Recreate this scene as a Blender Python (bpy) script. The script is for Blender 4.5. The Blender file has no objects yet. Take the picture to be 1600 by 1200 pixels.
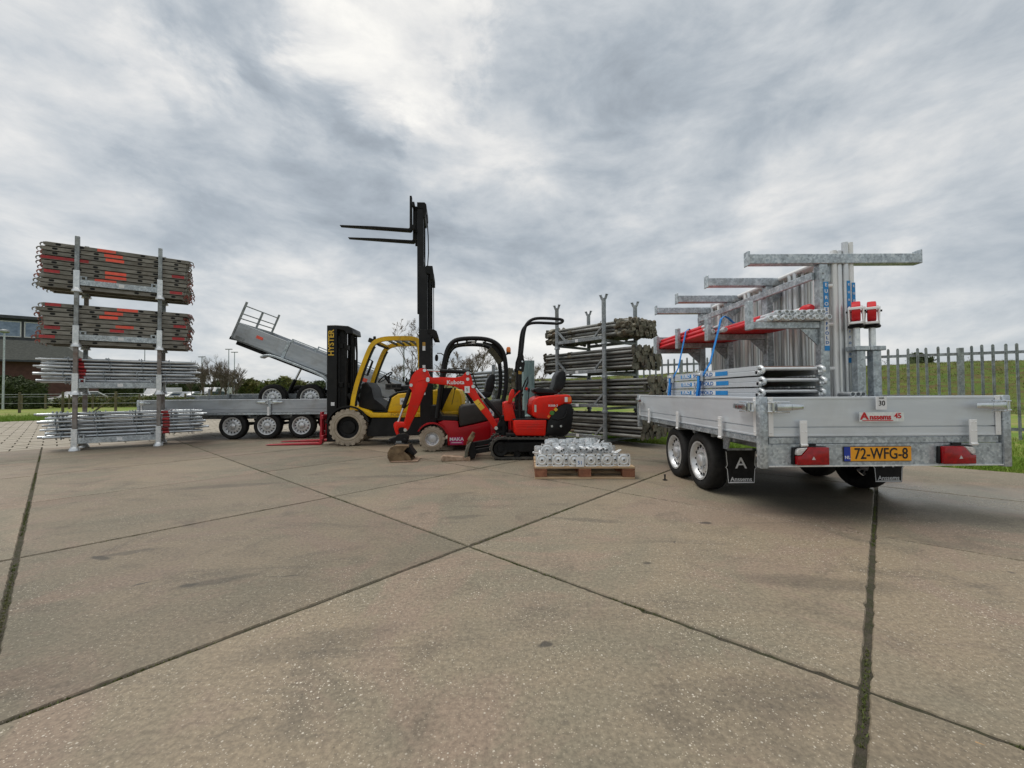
import bpy, bmesh, math, random
from mathutils import Vector, Matrix
random.seed(7)
R = math.radians
S = bpy.context.scene
COL = S.collection

# ------------------------------------------------------------------ camera
cd = bpy.data.cameras.new('camera'); cam = bpy.data.objects.new('camera', cd); COL.objects.link(cam)
cd.sensor_width = 36; cd.lens = 36*642.785/1600; cd.clip_start = .05; cd.clip_end = 3000
cam.location = (0, 0, 1.01845)
cam.rotation_euler = (Matrix.Rotation(R(90)+.0210852, 3, 'X') @ Matrix.Rotation(-.0069240, 3, 'Z')).to_euler()
S.camera = cam
S.render.resolution_x = 1024; S.render.resolution_y = 768

# ------------------------------------------------------------------ sky
W = bpy.data.worlds.new('World'); S.world = W; W.use_nodes = True
wn = W.node_tree.nodes; wl = W.node_tree.links; wn.clear()
SUN_EL, SUN_AZ = 62, -75           # degrees; azimuth from +Y towards +X
def wnode(t, **k):
    n = wn.new(t)
    for a, b in k.items(): setattr(n, a, b)
    return n
def wmath(op, a, b=None, c=None, clamp=False):
    n = wnode('ShaderNodeMath', operation=op); n.use_clamp = clamp
    for i, v in enumerate((a, b, c)):
        if v is None: continue
        if isinstance(v, (int, float)): n.inputs[i].default_value = v
        else: wl.new(v, n.inputs[i])
    return n.outputs[0]
tc = wnode('ShaderNodeTexCoord')
nrm = wnode('ShaderNodeVectorMath', operation='NORMALIZE'); wl.new(tc.outputs['Generated'], nrm.inputs[0])
sp = wnode('ShaderNodeSeparateXYZ'); wl.new(nrm.outputs[0], sp.inputs[0])
zz = wmath('ADD', wmath('MAXIMUM', sp.outputs[2], 0.0), .30)
u_ = wmath('DIVIDE', sp.outputs[0], zz); v_ = wmath('DIVIDE', sp.outputs[1], zz)
cmb = wnode('ShaderNodeCombineXYZ'); wl.new(u_, cmb.inputs[0]); wl.new(v_, cmb.inputs[1])
def wnoise(vec, rot, scl, scale, detail, rough, dist):
    m0 = wnode('ShaderNodeMapping'); m0.inputs['Rotation'].default_value = (0, 0, R(rot)); wl.new(vec, m0.inputs[0])
    m = wnode('ShaderNodeMapping'); m.inputs['Scale'].default_value = scl; wl.new(m0.outputs[0], m.inputs[0])
    n = wnode('ShaderNodeTexNoise'); wl.new(m.outputs[0], n.inputs['Vector'])
    n.inputs['Scale'].default_value = scale; n.inputs['Detail'].default_value = detail
    n.inputs['Roughness'].default_value = rough; n.inputs['Distortion'].default_value = dist
    return n
n1 = wnoise(cmb.outputs[0], -62, (.80, 1.15, 1), 1.35, 12, .56, .35)
n2 = wnoise(nrm.outputs[0], -20, (.9, .9, 2.1), 4.6, 12, .60, .25)
n3 = wnoise(nrm.outputs[0], 0, (1, 1, 1.6), 4.2, 9, .62, .4)
# warped direction for the large cloud masses
sub = wnode('ShaderNodeVectorMath', operation='SUBTRACT'); wl.new(n3.outputs['Color'], sub.inputs[0]); sub.inputs[1].default_value = (.5, .5, .5)
scl = wnode('ShaderNodeVectorMath', operation='SCALE'); wl.new(sub.outputs[0], scl.inputs[0]); scl.inputs['Scale'].default_value = .42
wad = wnode('ShaderNodeVectorMath', operation='ADD'); wl.new(nrm.outputs[0], wad.inputs[0]); wl.new(scl.outputs[0], wad.inputs[1])
wdn = wnode('ShaderNodeVectorMath', operation='NORMALIZE'); wl.new(wad.outputs[0], wdn.inputs[0])
val = wmath('ADD', wmath('MULTIPLY', wmath('SUBTRACT', n1.outputs[0], .5), .72), .63)
val = wmath('ADD', val, wmath('MULTIPLY', wmath('SUBTRACT', n2.outputs[0], .5), .80))
CLOUDS = [   # azimuth, elevation, half width (deg), brightness
    (-16.4, 39.3, 11.1, 0.22),
    (-38.1, 31.7, 4.9, 0.10),
    (-48.6, 26.1, 11.5, 0.10),
    (-49.3, 20.7, 7.6, 0.05),
    (-34.7, 36.4, 6.0, -0.10),
    (-27.3, 34.9, 5.9, -0.10),
    (-39.8, 29.6, 3.2, -0.07),
    (-20.5, 33.3, 5.2, -0.07),
    (-40.8, 24.2, 5.3, -0.03),
    (-45.5, 19.3, 9.5, -0.03),
    (-38.1, 22.6, 8.7, -0.01),
    (-8.7, 29.5, 8.2, 0.10),
    (-18.1, 23.0, 16.1, -0.02),
    (-32.0, 20.9, 9.3, -0.04),
    (-14.0, 15.7, 11.2, 0.02),
    (35.5, 24.8, 37.1, -0.05),
    (9.3, 40.8, 16.8, -0.06),
    (-20.5, 28.3, 6.5, -0.06),
    (-32.0, 11.0, 10.4, 0.06),
    (13.3, 11.4, 14.5, 0.06),
    (5.4, 3.8, 15.0, 0.12),
    (-29.9, 4.3, 16.1, 0.06),
    (-49.1, 9.8, 7.2, 0.06),
    (47.6, 7.7, 8.8, 0.05),
    (-44.1, 12.5, 9.4, 0.05),
    (-26.5, 3.7, 8.7, -0.02),
    (45.9, 28.3, 19.3, -0.02),
    (30.6, 3.9, 13.3, 0.09),
    (39.6, 7.5, 7.5, 0.06),
    (-13.1, 37.0, 4.6, 0.10),
    (25.2, 15.2, 18.3, -0.02),
]
for az, el, wd, amp in CLOUDS:
    d = (math.sin(R(az))*math.cos(R(el)), math.cos(R(az))*math.cos(R(el)), math.sin(R(el)))
    dt = wnode('ShaderNodeVectorMath', operation='DOT_PRODUCT'); wl.new(wdn.outputs[0], dt.inputs[0]); dt.inputs[1].default_value = d
    mr = wnode('ShaderNodeMapRange', interpolation_type='SMOOTHSTEP'); wl.new(dt.outputs['Value'], mr.inputs[0])
    mr.inputs[1].default_value = math.cos(R(wd)); mr.inputs[2].default_value = 1.0
    mr.inputs[3].default_value = 0; mr.inputs[4].default_value = amp
    val = wmath('ADD', val, mr.outputs[0])
# an overcast sky is brighter overhead
val = wmath('ADD', val, wmath('MULTIPLY', wmath('MAXIMUM', wmath('SUBTRACT', sp.outputs[2], .62), 0.0), 1.1))
ramp = wnode('ShaderNodeValToRGB'); wl.new(val, ramp.inputs[0])
cr = ramp.color_ramp; cr.elements[0].position = .12; cr.elements[0].color = (.20, .225, .26, 1)
cr.elements[1].position = 1.0; cr.elements[1].color = (1.0, .98, .93, 1)
for p, c in ((.34, (.31, .348, .39, 1)), (.50, (.43, .478, .525, 1)), (.64, (.585, .62, .65, 1)), (.80, (.80, .80, .79, 1))):
    e = cr.elements.new(p); e.color = c
sky = wnode('ShaderNodeTexSky', sky_type='NISHITA'); sky.sun_disc = False
sky.sun_elevation = R(SUN_EL); sky.sun_rotation = R(SUN_AZ)
b1 = wnode('ShaderNodeBackground'); wl.new(sky.outputs[0], b1.inputs[0]); b1.inputs[1].default_value = .06
b2 = wnode('ShaderNodeBackground'); wl.new(ramp.outputs[0], b2.inputs[0]); b2.inputs[1].default_value = .98
mx = wnode('ShaderNodeMixShader'); mx.inputs[0].default_value = .9
wl.new(b1.outputs[0], mx.inputs[1]); wl.new(b2.outputs[0], mx.inputs[2])
wo = wnode('ShaderNodeOutputWorld'); wl.new(mx.outputs[0], wo.inputs[0])

sd = bpy.data.lights.new('sun', 'SUN'); sd.energy = 1.5; sd.angle = R(32); sd.color = (1, .97, .92)
so = bpy.data.objects.new('sun', sd); COL.objects.link(so)
sv = Vector((math.sin(R(SUN_AZ))*math.cos(R(SUN_EL)), math.cos(R(SUN_AZ))*math.cos(R(SUN_EL)), math.sin(R(SUN_EL))))
so.rotation_euler = sv.to_track_quat('Z', 'Y').to_euler(); so.location = (-20, 0, 30)
S.view_settings.view_transform = 'Standard'; S.view_settings.look = 'None'
S.view_settings.exposure = .12; S.view_settings.gamma = 1; S.view_settings.use_curve_mapping = False

# ------------------------------------------------------------------ materials
def nd(nt, t, **k):
    n = nt.nodes.new(t)
    for a, b in k.items(): setattr(n, a, b)
    return n
def mixc(nt, fac, a, b, blend='MIX'):
    n = nd(nt, 'ShaderNodeMix', data_type='RGBA', blend_type=blend)
    for i, v in ((0, fac), (6, a), (7, b)):
        if hasattr(v, 'links'): nt.links.new(v, n.inputs[i])
        elif i == 0: n.inputs[0].default_value = v
        else: n.inputs[i].default_value = (*v, 1)
    return n.outputs[2]
def ramp2(nt, src, p0, p1):
    n = nd(nt, 'ShaderNodeMapRange', interpolation_type='SMOOTHSTEP'); nt.links.new(src, n.inputs[0])
    n.inputs[1].default_value = p0; n.inputs[2].default_value = p1
    return n.outputs[0]
def noise(nt, vec, scale, detail=5, rough=.55, dist=0, stretch=None):
    if stretch:
        m = nd(nt, 'ShaderNodeMapping'); m.inputs['Scale'].default_value = stretch
        nt.links.new(vec, m.inputs[0]); vec = m.outputs[0]
    n = nd(nt, 'ShaderNodeTexNoise'); nt.links.new(vec, n.inputs['Vector'])
    n.inputs['Scale'].default_value = scale; n.inputs['Detail'].default_value = detail
    n.inputs['Roughness'].default_value = rough; n.inputs['Distortion'].default_value = dist
    return n.outputs[0]
def newmat(name):
    m = bpy.data.materials.new(name); m.use_nodes = True
    return m, m.node_tree, m.node_tree.nodes['Principled BSDF']
def pm(name, c1, rough=.5, metal=0., c2=None, scale=8, lo=.35, hi=.65, stretch=None, bump=0., bscale=60,
       dirt=None, damt=.5, dscale=3, rand=0., rvar=.12, coat=0., spangle=0., spec=.5):
    m, nt, P = newmat(name)
    tcn = nd(nt, 'ShaderNodeTexCoord'); vec = tcn.outputs['Object']
    oi = nd(nt, 'ShaderNodeObjectInfo')
    av = nd(nt, 'ShaderNodeVectorMath', operation='ADD'); nt.links.new(vec, av.inputs[0])
    cb = nd(nt, 'ShaderNodeVectorMath', operation='SCALE'); cb.inputs[0].default_value = (13, 7, 5); nt.links.new(oi.outputs['Random'], cb.inputs['Scale'])
    nt.links.new(cb.outputs[0], av.inputs[1]); vec = av.outputs[0]
    nz = noise(nt, vec, scale, 6, .6, .2, stretch)
    col = mixc(nt, ramp2(nt, nz, lo, hi), c1, c2 or tuple(x*.8 for x in c1))
    if spangle:
        v = nd(nt, 'ShaderNodeTexVoronoi'); v.inputs['Scale'].default_value = 55; nt.links.new(vec, v.inputs['Vector'])
        bw = nd(nt, 'ShaderNodeRGBToBW'); nt.links.new(v.outputs['Color'], bw.inputs[0])
        col = mixc(nt, spangle, col, bw.outputs[0], 'OVERLAY')
    if dirt:
        dn = noise(nt, vec, dscale, 8, .68, .6)
        f = nd(nt, 'ShaderNodeMath', operation='MULTIPLY'); nt.links.new(ramp2(nt, dn, .45, .72), f.inputs[0]); f.inputs[1].default_value = damt
        col = mixc(nt, f.outputs[0], col, dirt)
    if rand:
        hs = nd(nt, 'ShaderNodeHueSaturation'); nt.links.new(col, hs.inputs['Color'])
        rr = nd(nt, 'ShaderNodeMapRange'); nt.links.new(oi.outputs['Random'], rr.inputs[0])
        rr.inputs[3].default_value = 1-rand; rr.inputs[4].default_value = 1+rand; nt.links.new(rr.outputs[0], hs.inputs['Value'])
        col = hs.outputs[0]
    nt.links.new(col, P.inputs['Base Color'])
    rm = nd(nt, 'ShaderNodeMapRange'); nt.links.new(noise(nt, vec, scale*2.3, 4, .6), rm.inputs[0])
    rm.inputs[3].default_value = max(0.03, rough-rvar); rm.inputs[4].default_value = min(1, rough+rvar)
    nt.links.new(rm.outputs[0], P.inputs['Roughness'])
    P.inputs['Metallic'].default_value = metal; P.inputs['Specular IOR Level'].default_value = spec
    if coat: P.inputs['Coat Weight'].default_value = coat; P.inputs['Coat Roughness'].default_value = .12
    if bump:
        bp = nd(nt, 'ShaderNodeBump'); bp.inputs['Strength'].default_value = bump; bp.inputs['Distance'].default_value = .004
        nt.links.new(noise(nt, vec, bscale, 6, .6), bp.inputs['Height']); nt.links.new(bp.outputs[0], P.inputs['Normal'])
    return m
galv = pm('galvanised_steel', (.36, .40, .43), .42, .55, (.52, .57, .60), 14, spangle=.35, dirt=(.25, .24, .22), damt=.35, rand=.06)
galvd = pm('weathered_galvanised_steel', (.22, .245, .26), .55, .4, (.34, .365, .375), 9, spangle=.3, dirt=(.14, .12, .09), damt=.6, rand=.12)
galvb = pm('bright_zinc', (.66, .69, .71), .35, .6, (.80, .82, .83), 20, spangle=.3, rand=.08)
post_brown = pm('dull_rusted_steel', (.20, .18, .165), .7, .2, (.30, .28, .265), 12, dirt=(.20, .11, .07), damt=.7)
tubem = pm('galvanised_tube', (.38, .41, .43), .34, .8, (.60, .63, .65), 6, stretch=(.3, 1, 1), dirt=(.22, .22, .21), damt=.45, rand=.14)
propm = pm('old_grey_prop_steel', (.17, .172, .16), .45, .45, (.33, .335, .315), 7, stretch=(.4, 1, 1), dirt=(.12, .10, .07), damt=.4, rand=.18)
propd = pm('rusty_olive_steel', (.09, .085, .06), .75, .1, (.21, .195, .15), 10, dirt=(.14, .08, .045), damt=.7, rand=.3)
plankm = pm('dusty_steel_plank', (.16, .15, .125), .62, .1, (.30, .285, .25), 7, stretch=(.5, 1, 2), dirt=(.12, .095, .07), damt=.65, dscale=5, rand=.16)
hookm = pm('red_rusty_hook', (.34, .075, .05), .6, .1, (.20, .17, .15), 11, rand=.35)
orange = pm('orange_marking_paint', (.95, .13, .075), .6, 0, (.80, .07, .05), 20, lo=.3, hi=.8, dirt=(.45, .2, .14), damt=.5, dscale=14, rand=.12)
redpaint = pm('dull_red_band_paint', (.50, .035, .04), .55, 0, (.36, .03, .035), 20, dirt=(.2, .08, .07), damt=.5, dscale=12, rand=.15)
alu = pm('bare_aluminium', (.58, .60, .62), .38, .75, (.74, .75, .755), 5, stretch=(1, 1, .25), dirt=(.36, .36, .35), damt=.3, rand=.06)
alub = pm('matt_white_aluminium', (.80, .80, .80), .5, .35, (.82, .82, .81), 6, rand=.05)
panel = pm('anodised_aluminium_board', (.60, .64, .68), .42, .35, (.67, .71, .745), 2.2, stretch=(.6, .6, 4), dirt=(.42, .41, .385), damt=.22, dscale=2, rvar=.08, rand=.02)
paneld = pm('dusty_aluminium_board', (.38, .41, .44), .48, .35, (.48, .51, .54), 2.2, stretch=(.6, .6, 4), dirt=(.28, .27, .25), damt=.45)
chrome = pm('zinc_chrome', (.70, .73, .75), .22, .95, (.55, .58, .6), 9)
blackp = pm('black_paint', (.004, .004, .0045), .42, 0, (.008, .008, .009), 6, dirt=(.03, .028, .025), damt=.3, spec=.28)
blackm = pm('black_greasy_steel', (.003, .003, .0035), .55, 0, (.010, .010, .010), 9, dirt=(.025, .022, .02), damt=.35, spec=.25)
plastic = pm('black_plastic', (.006, .006, .0065), .5, 0, (.010, .010, .011), 12, bump=.15, bscale=300, spec=.3)
greyhood = pm('charcoal_hood_paint', (.022, .020, .018), .5, 0, (.032, .029, .026), 4, dirt=(.10, .09, .08), damt=.3)
rubber = pm('black_rubber', (.009, .009, .009), .75, 0, (.018, .0175, .017), 14, dirt=(.05, .045, .04), damt=.4, bump=.2, spec=.3)
trackr = pm('dusty_track_rubber', (.03, .028, .025), .8, 0, (.07, .065, .055), 8, dirt=(.16, .14, .11), damt=.6, bump=.3)
tanr = pm('dirty_tan_tyre', (.36, .30, .225), .85, 0, (.44, .375, .29), 8, dirt=(.16, .13, .10), damt=.45, dscale=9, bump=.3)
tand = pm('dark_tan_rim_dirt', (.20, .155, .10), .85, 0, (.26, .21, .15), 8, bump=.3)
rimm = pm('silver_rim', (.62, .63, .64), .35, .6, (.70, .71, .72), 8, dirt=(.25, .22, .19), damt=.35, dscale=8)
yellow = pm('yellow_machine_paint', (.80, .46, .006), .40, 0, (.86, .53, .012), 3, dirt=(.36, .22, .05), damt=.55, dscale=5, spec=.35, bump=.05, bscale=30)
exred = pm('orange_red_machine_paint', (.76, .016, .004), .38, 0, (.66, .012, .004), 3, dirt=(.22, .05, .03), damt=.45, dscale=7, spec=.28)
flred = pm('dark_red_machine_paint', (.46, .004, .010), .40, 0, (.36, .004, .010), 3, dirt=(.16, .02, .02), damt=.35, dscale=4, spec=.35)
forkred = pm('red_fork_paint', (.50, .015, .03), .4, 0, (.38, .015, .03), 6, dirt=(.14, .05, .05), damt=.4, dscale=7)
tubered = pm('glossy_red_tube_paint', (.62, .006, .014), .33, 0, (.70, .010, .018), 5, dirt=(.30, .02, .02), damt=.25, rand=.08)
castorred = pm('red_castor_wheel', (.70, .010, .018), .42, 0, (.6, .010, .018), 5)
lens = pm('red_light_lens', (.36, .002, .005), .22, 0, (.24, .002, .004), 30, coat=.15, spec=.4)
lensw = pm('clear_light_lens', (.7, .68, .66), .15, 0, (.5, .48, .47), 40, coat=.6)
amber = pm('amber_lens', (.85, .22, .01), .2, 0, (.7, .16, .01), 30, coat=.6)
white = pm('white_sticker', (.78, .79, .80), .45, 0, (.72, .73, .74), 10)
cream = pm('cream_plastic', (.6, .58, .52), .5)
blue = pm('blue_sticker', (.015, .22, .55), .4, 0, (.02, .26, .62), 10)
strapb = pm('blue_webbing', (.01, .20, .60), .7, 0, (.015, .26, .72), 60, bump=.3, bscale=400)
navy = pm('dark_blue_plate', (.01, .04, .35), .4)
plateo = pm('orange_plate', (.80, .33, .012), .35, 0, (.84, .37, .015), 10)
ink = pm('black_print', (.010, .010, .012), .5)
redink = pm('red_print', (.60, .012, .02), .4)
blueink = pm('blue_print', (.03, .16, .45), .4)
magenta = pm('magenta_sticker', (.50, .02, .17), .4)
yelprint = pm('yellow_print', (.80, .50, .04), .45)
ochre = pm('faded_ochre_print', (.45, .25, .03), .5)
greenst = pm('green_sticker', (.07, .22, .03), .5)
wood = pm('pallet_pine', (.42, .29, .165), .8, 0, (.52, .38, .235), 9, stretch=(.25, 4, 4), dirt=(.22, .13, .07), damt=.5, bump=.3, bscale=90, rand=.15)
woodd = pm('stained_pallet_block', (.20, .075, .04), .8, 0, (.30, .13, .07), 12, dirt=(.10, .05, .03), damt=.6, bump=.4, rand=.2)
fencew = pm('old_fence_wood', (.10, .085, .05), .9, 0, (.16, .14, .09), 9, rand=.2)
rustsoil = pm('rust_and_soil_steel', (.11, .068, .034), .85, .1, (.24, .165, .09), 9, dirt=(.09, .06, .04), damt=.6, dscale=6, bump=.5, bscale=50)
rustlight = pm('worn_tan_steel', (.27, .18, .115), .8, 0, (.45, .33, .24), 12, dirt=(.24, .09, .05), damt=.6, bump=.3)
vinyl = pm('black_vinyl_seat', (.006, .0065, .007), .45, 0, (.012, .013, .014), 20, bump=.2, bscale=200, spec=.3)
glass = pm('dark_window_glass', (.12, .16, .20), .08, .6, (.20, .25, .30), 2)
brickm = pm('brown_brick_wall', (.085, .040, .033), .9, 0, (.115, .055, .045), 3, rand=.0)
rooft = pm('grey_roof_tile', (.15, .15, .14), .85, 0, (.20, .20, .185), 5, rand=.1)
darkclad = pm('dark_grey_cladding', (.035, .04, .048), .6, 0, (.05, .055, .065), 3)
offwhite = pm('off_white_frame', (.62, .63, .64), .6)
carw = pm('white_car_paint', (.70, .71, .72), .3, 0, coat=.5)
cars_ = pm('grey_car_paint', (.22, .24, .26), .3, .3, coat=.5)
card = pm('dark_car_paint', (.03, .035, .045), .3, 0, coat=.5)
bark = pm('grey_brown_bark', (.09, .07, .055), .9, 0, (.14, .115, .09), 8, bump=.4)
twig = pm('thin_twigs', (.20, .165, .135), .9, 0, (.14, .11, .09), 3)
leaf = pm('dark_hedge_leaf', (.032, .052, .014), .7, 0, (.060, .080, .022), 4, rand=.0)
leafy = pm('olive_leaf', (.07, .11, .012), .7, 0, (.13, .125, .025), .8, dirt=(.12, .08, .03), damt=.55, dscale=.5)
teal = pm('weathered_teal_wrap', (.17, .27, .27), .5, 0, (.27, .38, .37), 6, stretch=(2, 2, .5), dirt=(.08, .10, .10), damt=.5, bump=.5, bscale=14)
paverm = pm('tan_paving_block', (.34, .30, .235), .85, 0, (.41, .365, .30), 2.5, dirt=(.24, .22, .15), damt=.4, dscale=1.2, bump=.3)
cordm = pm('woodchip', (.62, .36, .16), .8)

STAINS_SHADE = [(.125,1.675,.030,.018,30,.85),(-2.58,2.60,.09,.035,-20,.75),(-2.50,2.68,.22,.05,25,.45),(-2.02,2.25,.05,.014,35,.85),(-1.74,2.22,.05,.03,0,.6),(-1.62,2.27,.25,.05,30,.45),(1.49,3.21,.06,.035,0,.8),(.80,2.47,.035,.022,0,.7),(1.10,2.80,.05,.010,60,.7),(-1.28,2.33,.10,.007,12,.85),(-.4,3.4,.25,.05,10,.35),(.6,3.3,.35,.06,-15,.35),(1.6,2.2,.5,.10,-10,.35),(-.8,1.7,.4,.12,20,.3),(.9,1.4,.3,.14,0,.25),(2.6,3.6,.8,.35,0,.45),(3.0,4.2,1.1,.5,0,.5),(-3.2,4.6,.7,.12,15,.35),(-1.4,5.1,.9,.10,5,.35)]
def concrete():
    m, nt, P = newmat('yard_concrete')
    g = nd(nt, 'ShaderNodeNewGeometry'); vec = g.outputs['Position']; oi = nd(nt, 'ShaderNodeObjectInfo')
    big = noise(nt, vec, .55, 6, .6, .6); mid = noise(nt, vec, 2.4, 8, .65, .8); fine = noise(nt, vec, 55, 6, .7)
    col = mixc(nt, ramp2(nt, big, .38, .60), (.275, .214, .140), (.180, .163, .113))
    col = mixc(nt, ramp2(nt, noise(nt, vec, .9, 7, .66, 1.2), .47, .60), col, (.262, .190, .137))
    mu = nd(nt, 'ShaderNodeMath', operation='MULTIPLY'); nt.links.new(ramp2(nt, mid, .50, .72), mu.inputs[0]); mu.inputs[1].default_value = .75
    col = mixc(nt, mu.outputs[0], col, (.100, .081, .057))
    # long faint drag marks
    st = noise(nt, vec, 1.6, 8, .74, .8, (.5, 2.6, 1)); mu2 = nd(nt, 'ShaderNodeMath', operation='MULTIPLY'); nt.links.new(ramp2(nt, st, .52, .70), mu2.inputs[0]); mu2.inputs[1].default_value = .6
    col = mixc(nt, mu2.outputs[0], col, (.085, .070, .053))
    st2 = noise(nt, vec, 2.1, 8, .74, .6, (.5, 2.8, 1)); mu4 = nd(nt, 'ShaderNodeMath', operation='MULTIPLY'); nt.links.new(ramp2(nt, st2, .56, .74), mu4.inputs[0]); mu4.inputs[1].default_value = .40
    col = mixc(nt, mu4.outputs[0], col, (.33, .27, .185))
    col = mixc(nt, ramp2(nt, fine, .30, .72), mixc(nt, .5, col, (.085, .070, .052)), mixc(nt, .24, col, (.42, .35, .26)))
    # pale aggregate stones
    for sc, th, cc, am in ((150, .78, (.60, .53, .42), .85), (85, .93, (.66, .60, .50), .85), (75, .10, (.07, .058, .045), .6)):
        v = nd(nt, 'ShaderNodeTexVoronoi'); v.inputs['Scale'].default_value = sc; nt.links.new(vec, v.inputs['Vector'])
        sx = nd(nt, 'ShaderNodeSeparateColor'); nt.links.new(v.outputs['Color'], sx.inputs[0])
        pick = nd(nt, 'ShaderNodeMath', operation='GREATER_THAN' if th > .5 else 'LESS_THAN'); nt.links.new(sx.outputs[0], pick.inputs[0]); pick.inputs[1].default_value = th
        near = nd(nt, 'ShaderNodeMapRange'); nt.links.new(v.outputs['Distance'], near.inputs[0])
        near.inputs[1].default_value = .26; near.inputs[2].default_value = .34; near.inputs[3].default_value = 1; near.inputs[4].default_value = 0
        a1 = nd(nt, 'ShaderNodeMath', operation='MULTIPLY'); nt.links.new(pick.outputs[0], a1.inputs[0]); nt.links.new(near.outputs[0], a1.inputs[1])
        a2 = nd(nt, 'ShaderNodeMath', operation='MULTIPLY'); nt.links.new(a1.outputs[0], a2.inputs[0])
        wear = nd(nt, 'ShaderNodeMapRange'); nt.links.new(noise(nt, vec, 1.7, 4, .6), wear.inputs[0])
        wear.inputs[1].default_value = .38; wear.inputs[2].default_value = .62; wear.inputs[3].default_value = .15*am; wear.inputs[4].default_value = am
        nt.links.new(wear.outputs[0], a2.inputs[1])
        col = mixc(nt, a2.outputs[0], col, cc)
    # dark isolated spots
    v = nd(nt, 'ShaderNodeTexVoronoi'); v.inputs['Scale'].default_value = 1.7
    wv = nd(nt, 'ShaderNodeVectorMath', operation='ADD'); ns = nd(nt, 'ShaderNodeTexNoise'); ns.inputs['Scale'].default_value = 9; nt.links.new(vec, ns.inputs['Vector'])
    sv_ = nd(nt, 'ShaderNodeVectorMath', operation='SCALE'); nt.links.new(ns.outputs['Color'], sv_.inputs[0]); sv_.inputs['Scale'].default_value = .09
    nt.links.new(vec, wv.inputs[0]); nt.links.new(sv_.outputs[0], wv.inputs[1]); nt.links.new(wv.outputs[0], v.inputs['Vector'])
    nr = nd(nt, 'ShaderNodeMapRange'); nt.links.new(v.outputs['Distance'], nr.inputs[0]); nr.inputs[1].default_value = .025; nr.inputs[2].default_value = .05; nr.inputs[3].default_value = .8; nr.inputs[4].default_value = 0
    col = mixc(nt, nr.outputs[0], col, (.07, .06, .05))
    # oil drips and scuffs in the yard; the broadest two paint damp and shade under the trailer (x, y, half length, half width, turn, strength)
    for sx_, sy_, la, lb, tn, am in STAINS_SHADE:
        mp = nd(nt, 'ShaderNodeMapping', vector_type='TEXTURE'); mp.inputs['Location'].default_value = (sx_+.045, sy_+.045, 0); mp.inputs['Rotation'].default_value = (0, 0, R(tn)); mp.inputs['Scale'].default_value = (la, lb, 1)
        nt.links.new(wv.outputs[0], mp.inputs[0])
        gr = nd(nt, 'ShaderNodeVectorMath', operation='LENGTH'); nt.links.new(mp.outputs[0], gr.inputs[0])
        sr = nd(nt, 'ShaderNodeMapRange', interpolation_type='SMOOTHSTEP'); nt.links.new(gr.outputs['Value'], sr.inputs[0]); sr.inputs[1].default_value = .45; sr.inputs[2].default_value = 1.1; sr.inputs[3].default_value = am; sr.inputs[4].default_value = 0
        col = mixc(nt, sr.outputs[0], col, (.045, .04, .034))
    hs = nd(nt, 'ShaderNodeHueSaturation'); nt.links.new(col, hs.inputs['Color'])
    rr = nd(nt, 'ShaderNodeMapRange'); nt.links.new(oi.outputs['Random'], rr.inputs[0]); rr.inputs[3].default_value = .85; rr.inputs[4].default_value = 1.12
    nt.links.new(rr.outputs[0], hs.inputs['Value']); nt.links.new(hs.outputs[0], P.inputs['Base Color'])
    rg = nd(nt, 'ShaderNodeMapRange'); nt.links.new(big, rg.inputs[0]); rg.inputs[1].default_value = .3; rg.inputs[2].default_value = .7; rg.inputs[3].default_value = .50; rg.inputs[4].default_value = .86
    dm = nd(nt, 'ShaderNodeMapping', vector_type='TEXTURE'); dm.inputs['Location'].default_value = (4.9, 3.75, 0); dm.inputs['Rotation'].default_value = (0, 0, R(-20)); dm.inputs['Scale'].default_value = (2.0, .75, 1); nt.links.new(wv.outputs[0], dm.inputs[0])
    dl = nd(nt, 'ShaderNodeVectorMath', operation='LENGTH'); nt.links.new(dm.outputs[0], dl.inputs[0])
    dr = nd(nt, 'ShaderNodeMapRange', interpolation_type='SMOOTHSTEP'); nt.links.new(dl.outputs['Value'], dr.inputs[0]); dr.inputs[1].default_value = .5; dr.inputs[2].default_value = 1.15; dr.inputs[3].default_value = .42; dr.inputs[4].default_value = 0
    ds = nd(nt, 'ShaderNodeMath', operation='SUBTRACT'); ds.use_clamp = True; nt.links.new(rg.outputs[0], ds.inputs[0]); nt.links.new(dr.outputs[0], ds.inputs[1])
    nt.links.new(ds.outputs[0], P.inputs['Roughness'])
    bp = nd(nt, 'ShaderNodeBump'); bp.inputs['Strength'].default_value = .35; bp.inputs['Distance'].default_value = .004
    nt.links.new(noise(nt, vec, 110, 5, .7), bp.inputs['Height'])
    b2_ = nd(nt, 'ShaderNodeBump'); b2_.inputs['Strength'].default_value = .25; b2_.inputs['Distance'].default_value = .02
    nt.links.new(mid, b2_.inputs['Height']); nt.links.new(bp.outputs[0], b2_.inputs['Normal']); nt.links.new(b2_.outputs[0], P.inputs['Normal'])
    return m
concm = concrete()
def landmat(name, cols, scales, bump=.5, stretch=None):
    m, nt, P = newmat(name); g = nd(nt, 'ShaderNodeNewGeometry'); vec = g.outputs['Position']
    col = mixc(nt, ramp2(nt, noise(nt, vec, scales[0], 8, .65, .5, stretch), .35, .65), cols[0], cols[1])
    col = mixc(nt, ramp2(nt, noise(nt, vec, scales[1], 8, .7, .5, stretch), .42, .64), col, cols[2])
    col = mixc(nt, ramp2(nt, noise(nt, vec, scales[1]*6, 6, .7), .3, .75), col, mixc(nt, .5, col, cols[3]))
    nt.links.new(col, P.inputs['Base Color']); P.inputs['Roughness'].default_value = .9
    bp = nd(nt, 'ShaderNodeBump'); bp.inputs['Strength'].default_value = bump; bp.inputs['Distance'].default_value = .05
    nt.links.new(noise(nt, vec, scales[1]*5, 8, .7), bp.inputs['Height']); nt.links.new(bp.outputs[0], P.inputs['Normal'])
    return m
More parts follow.
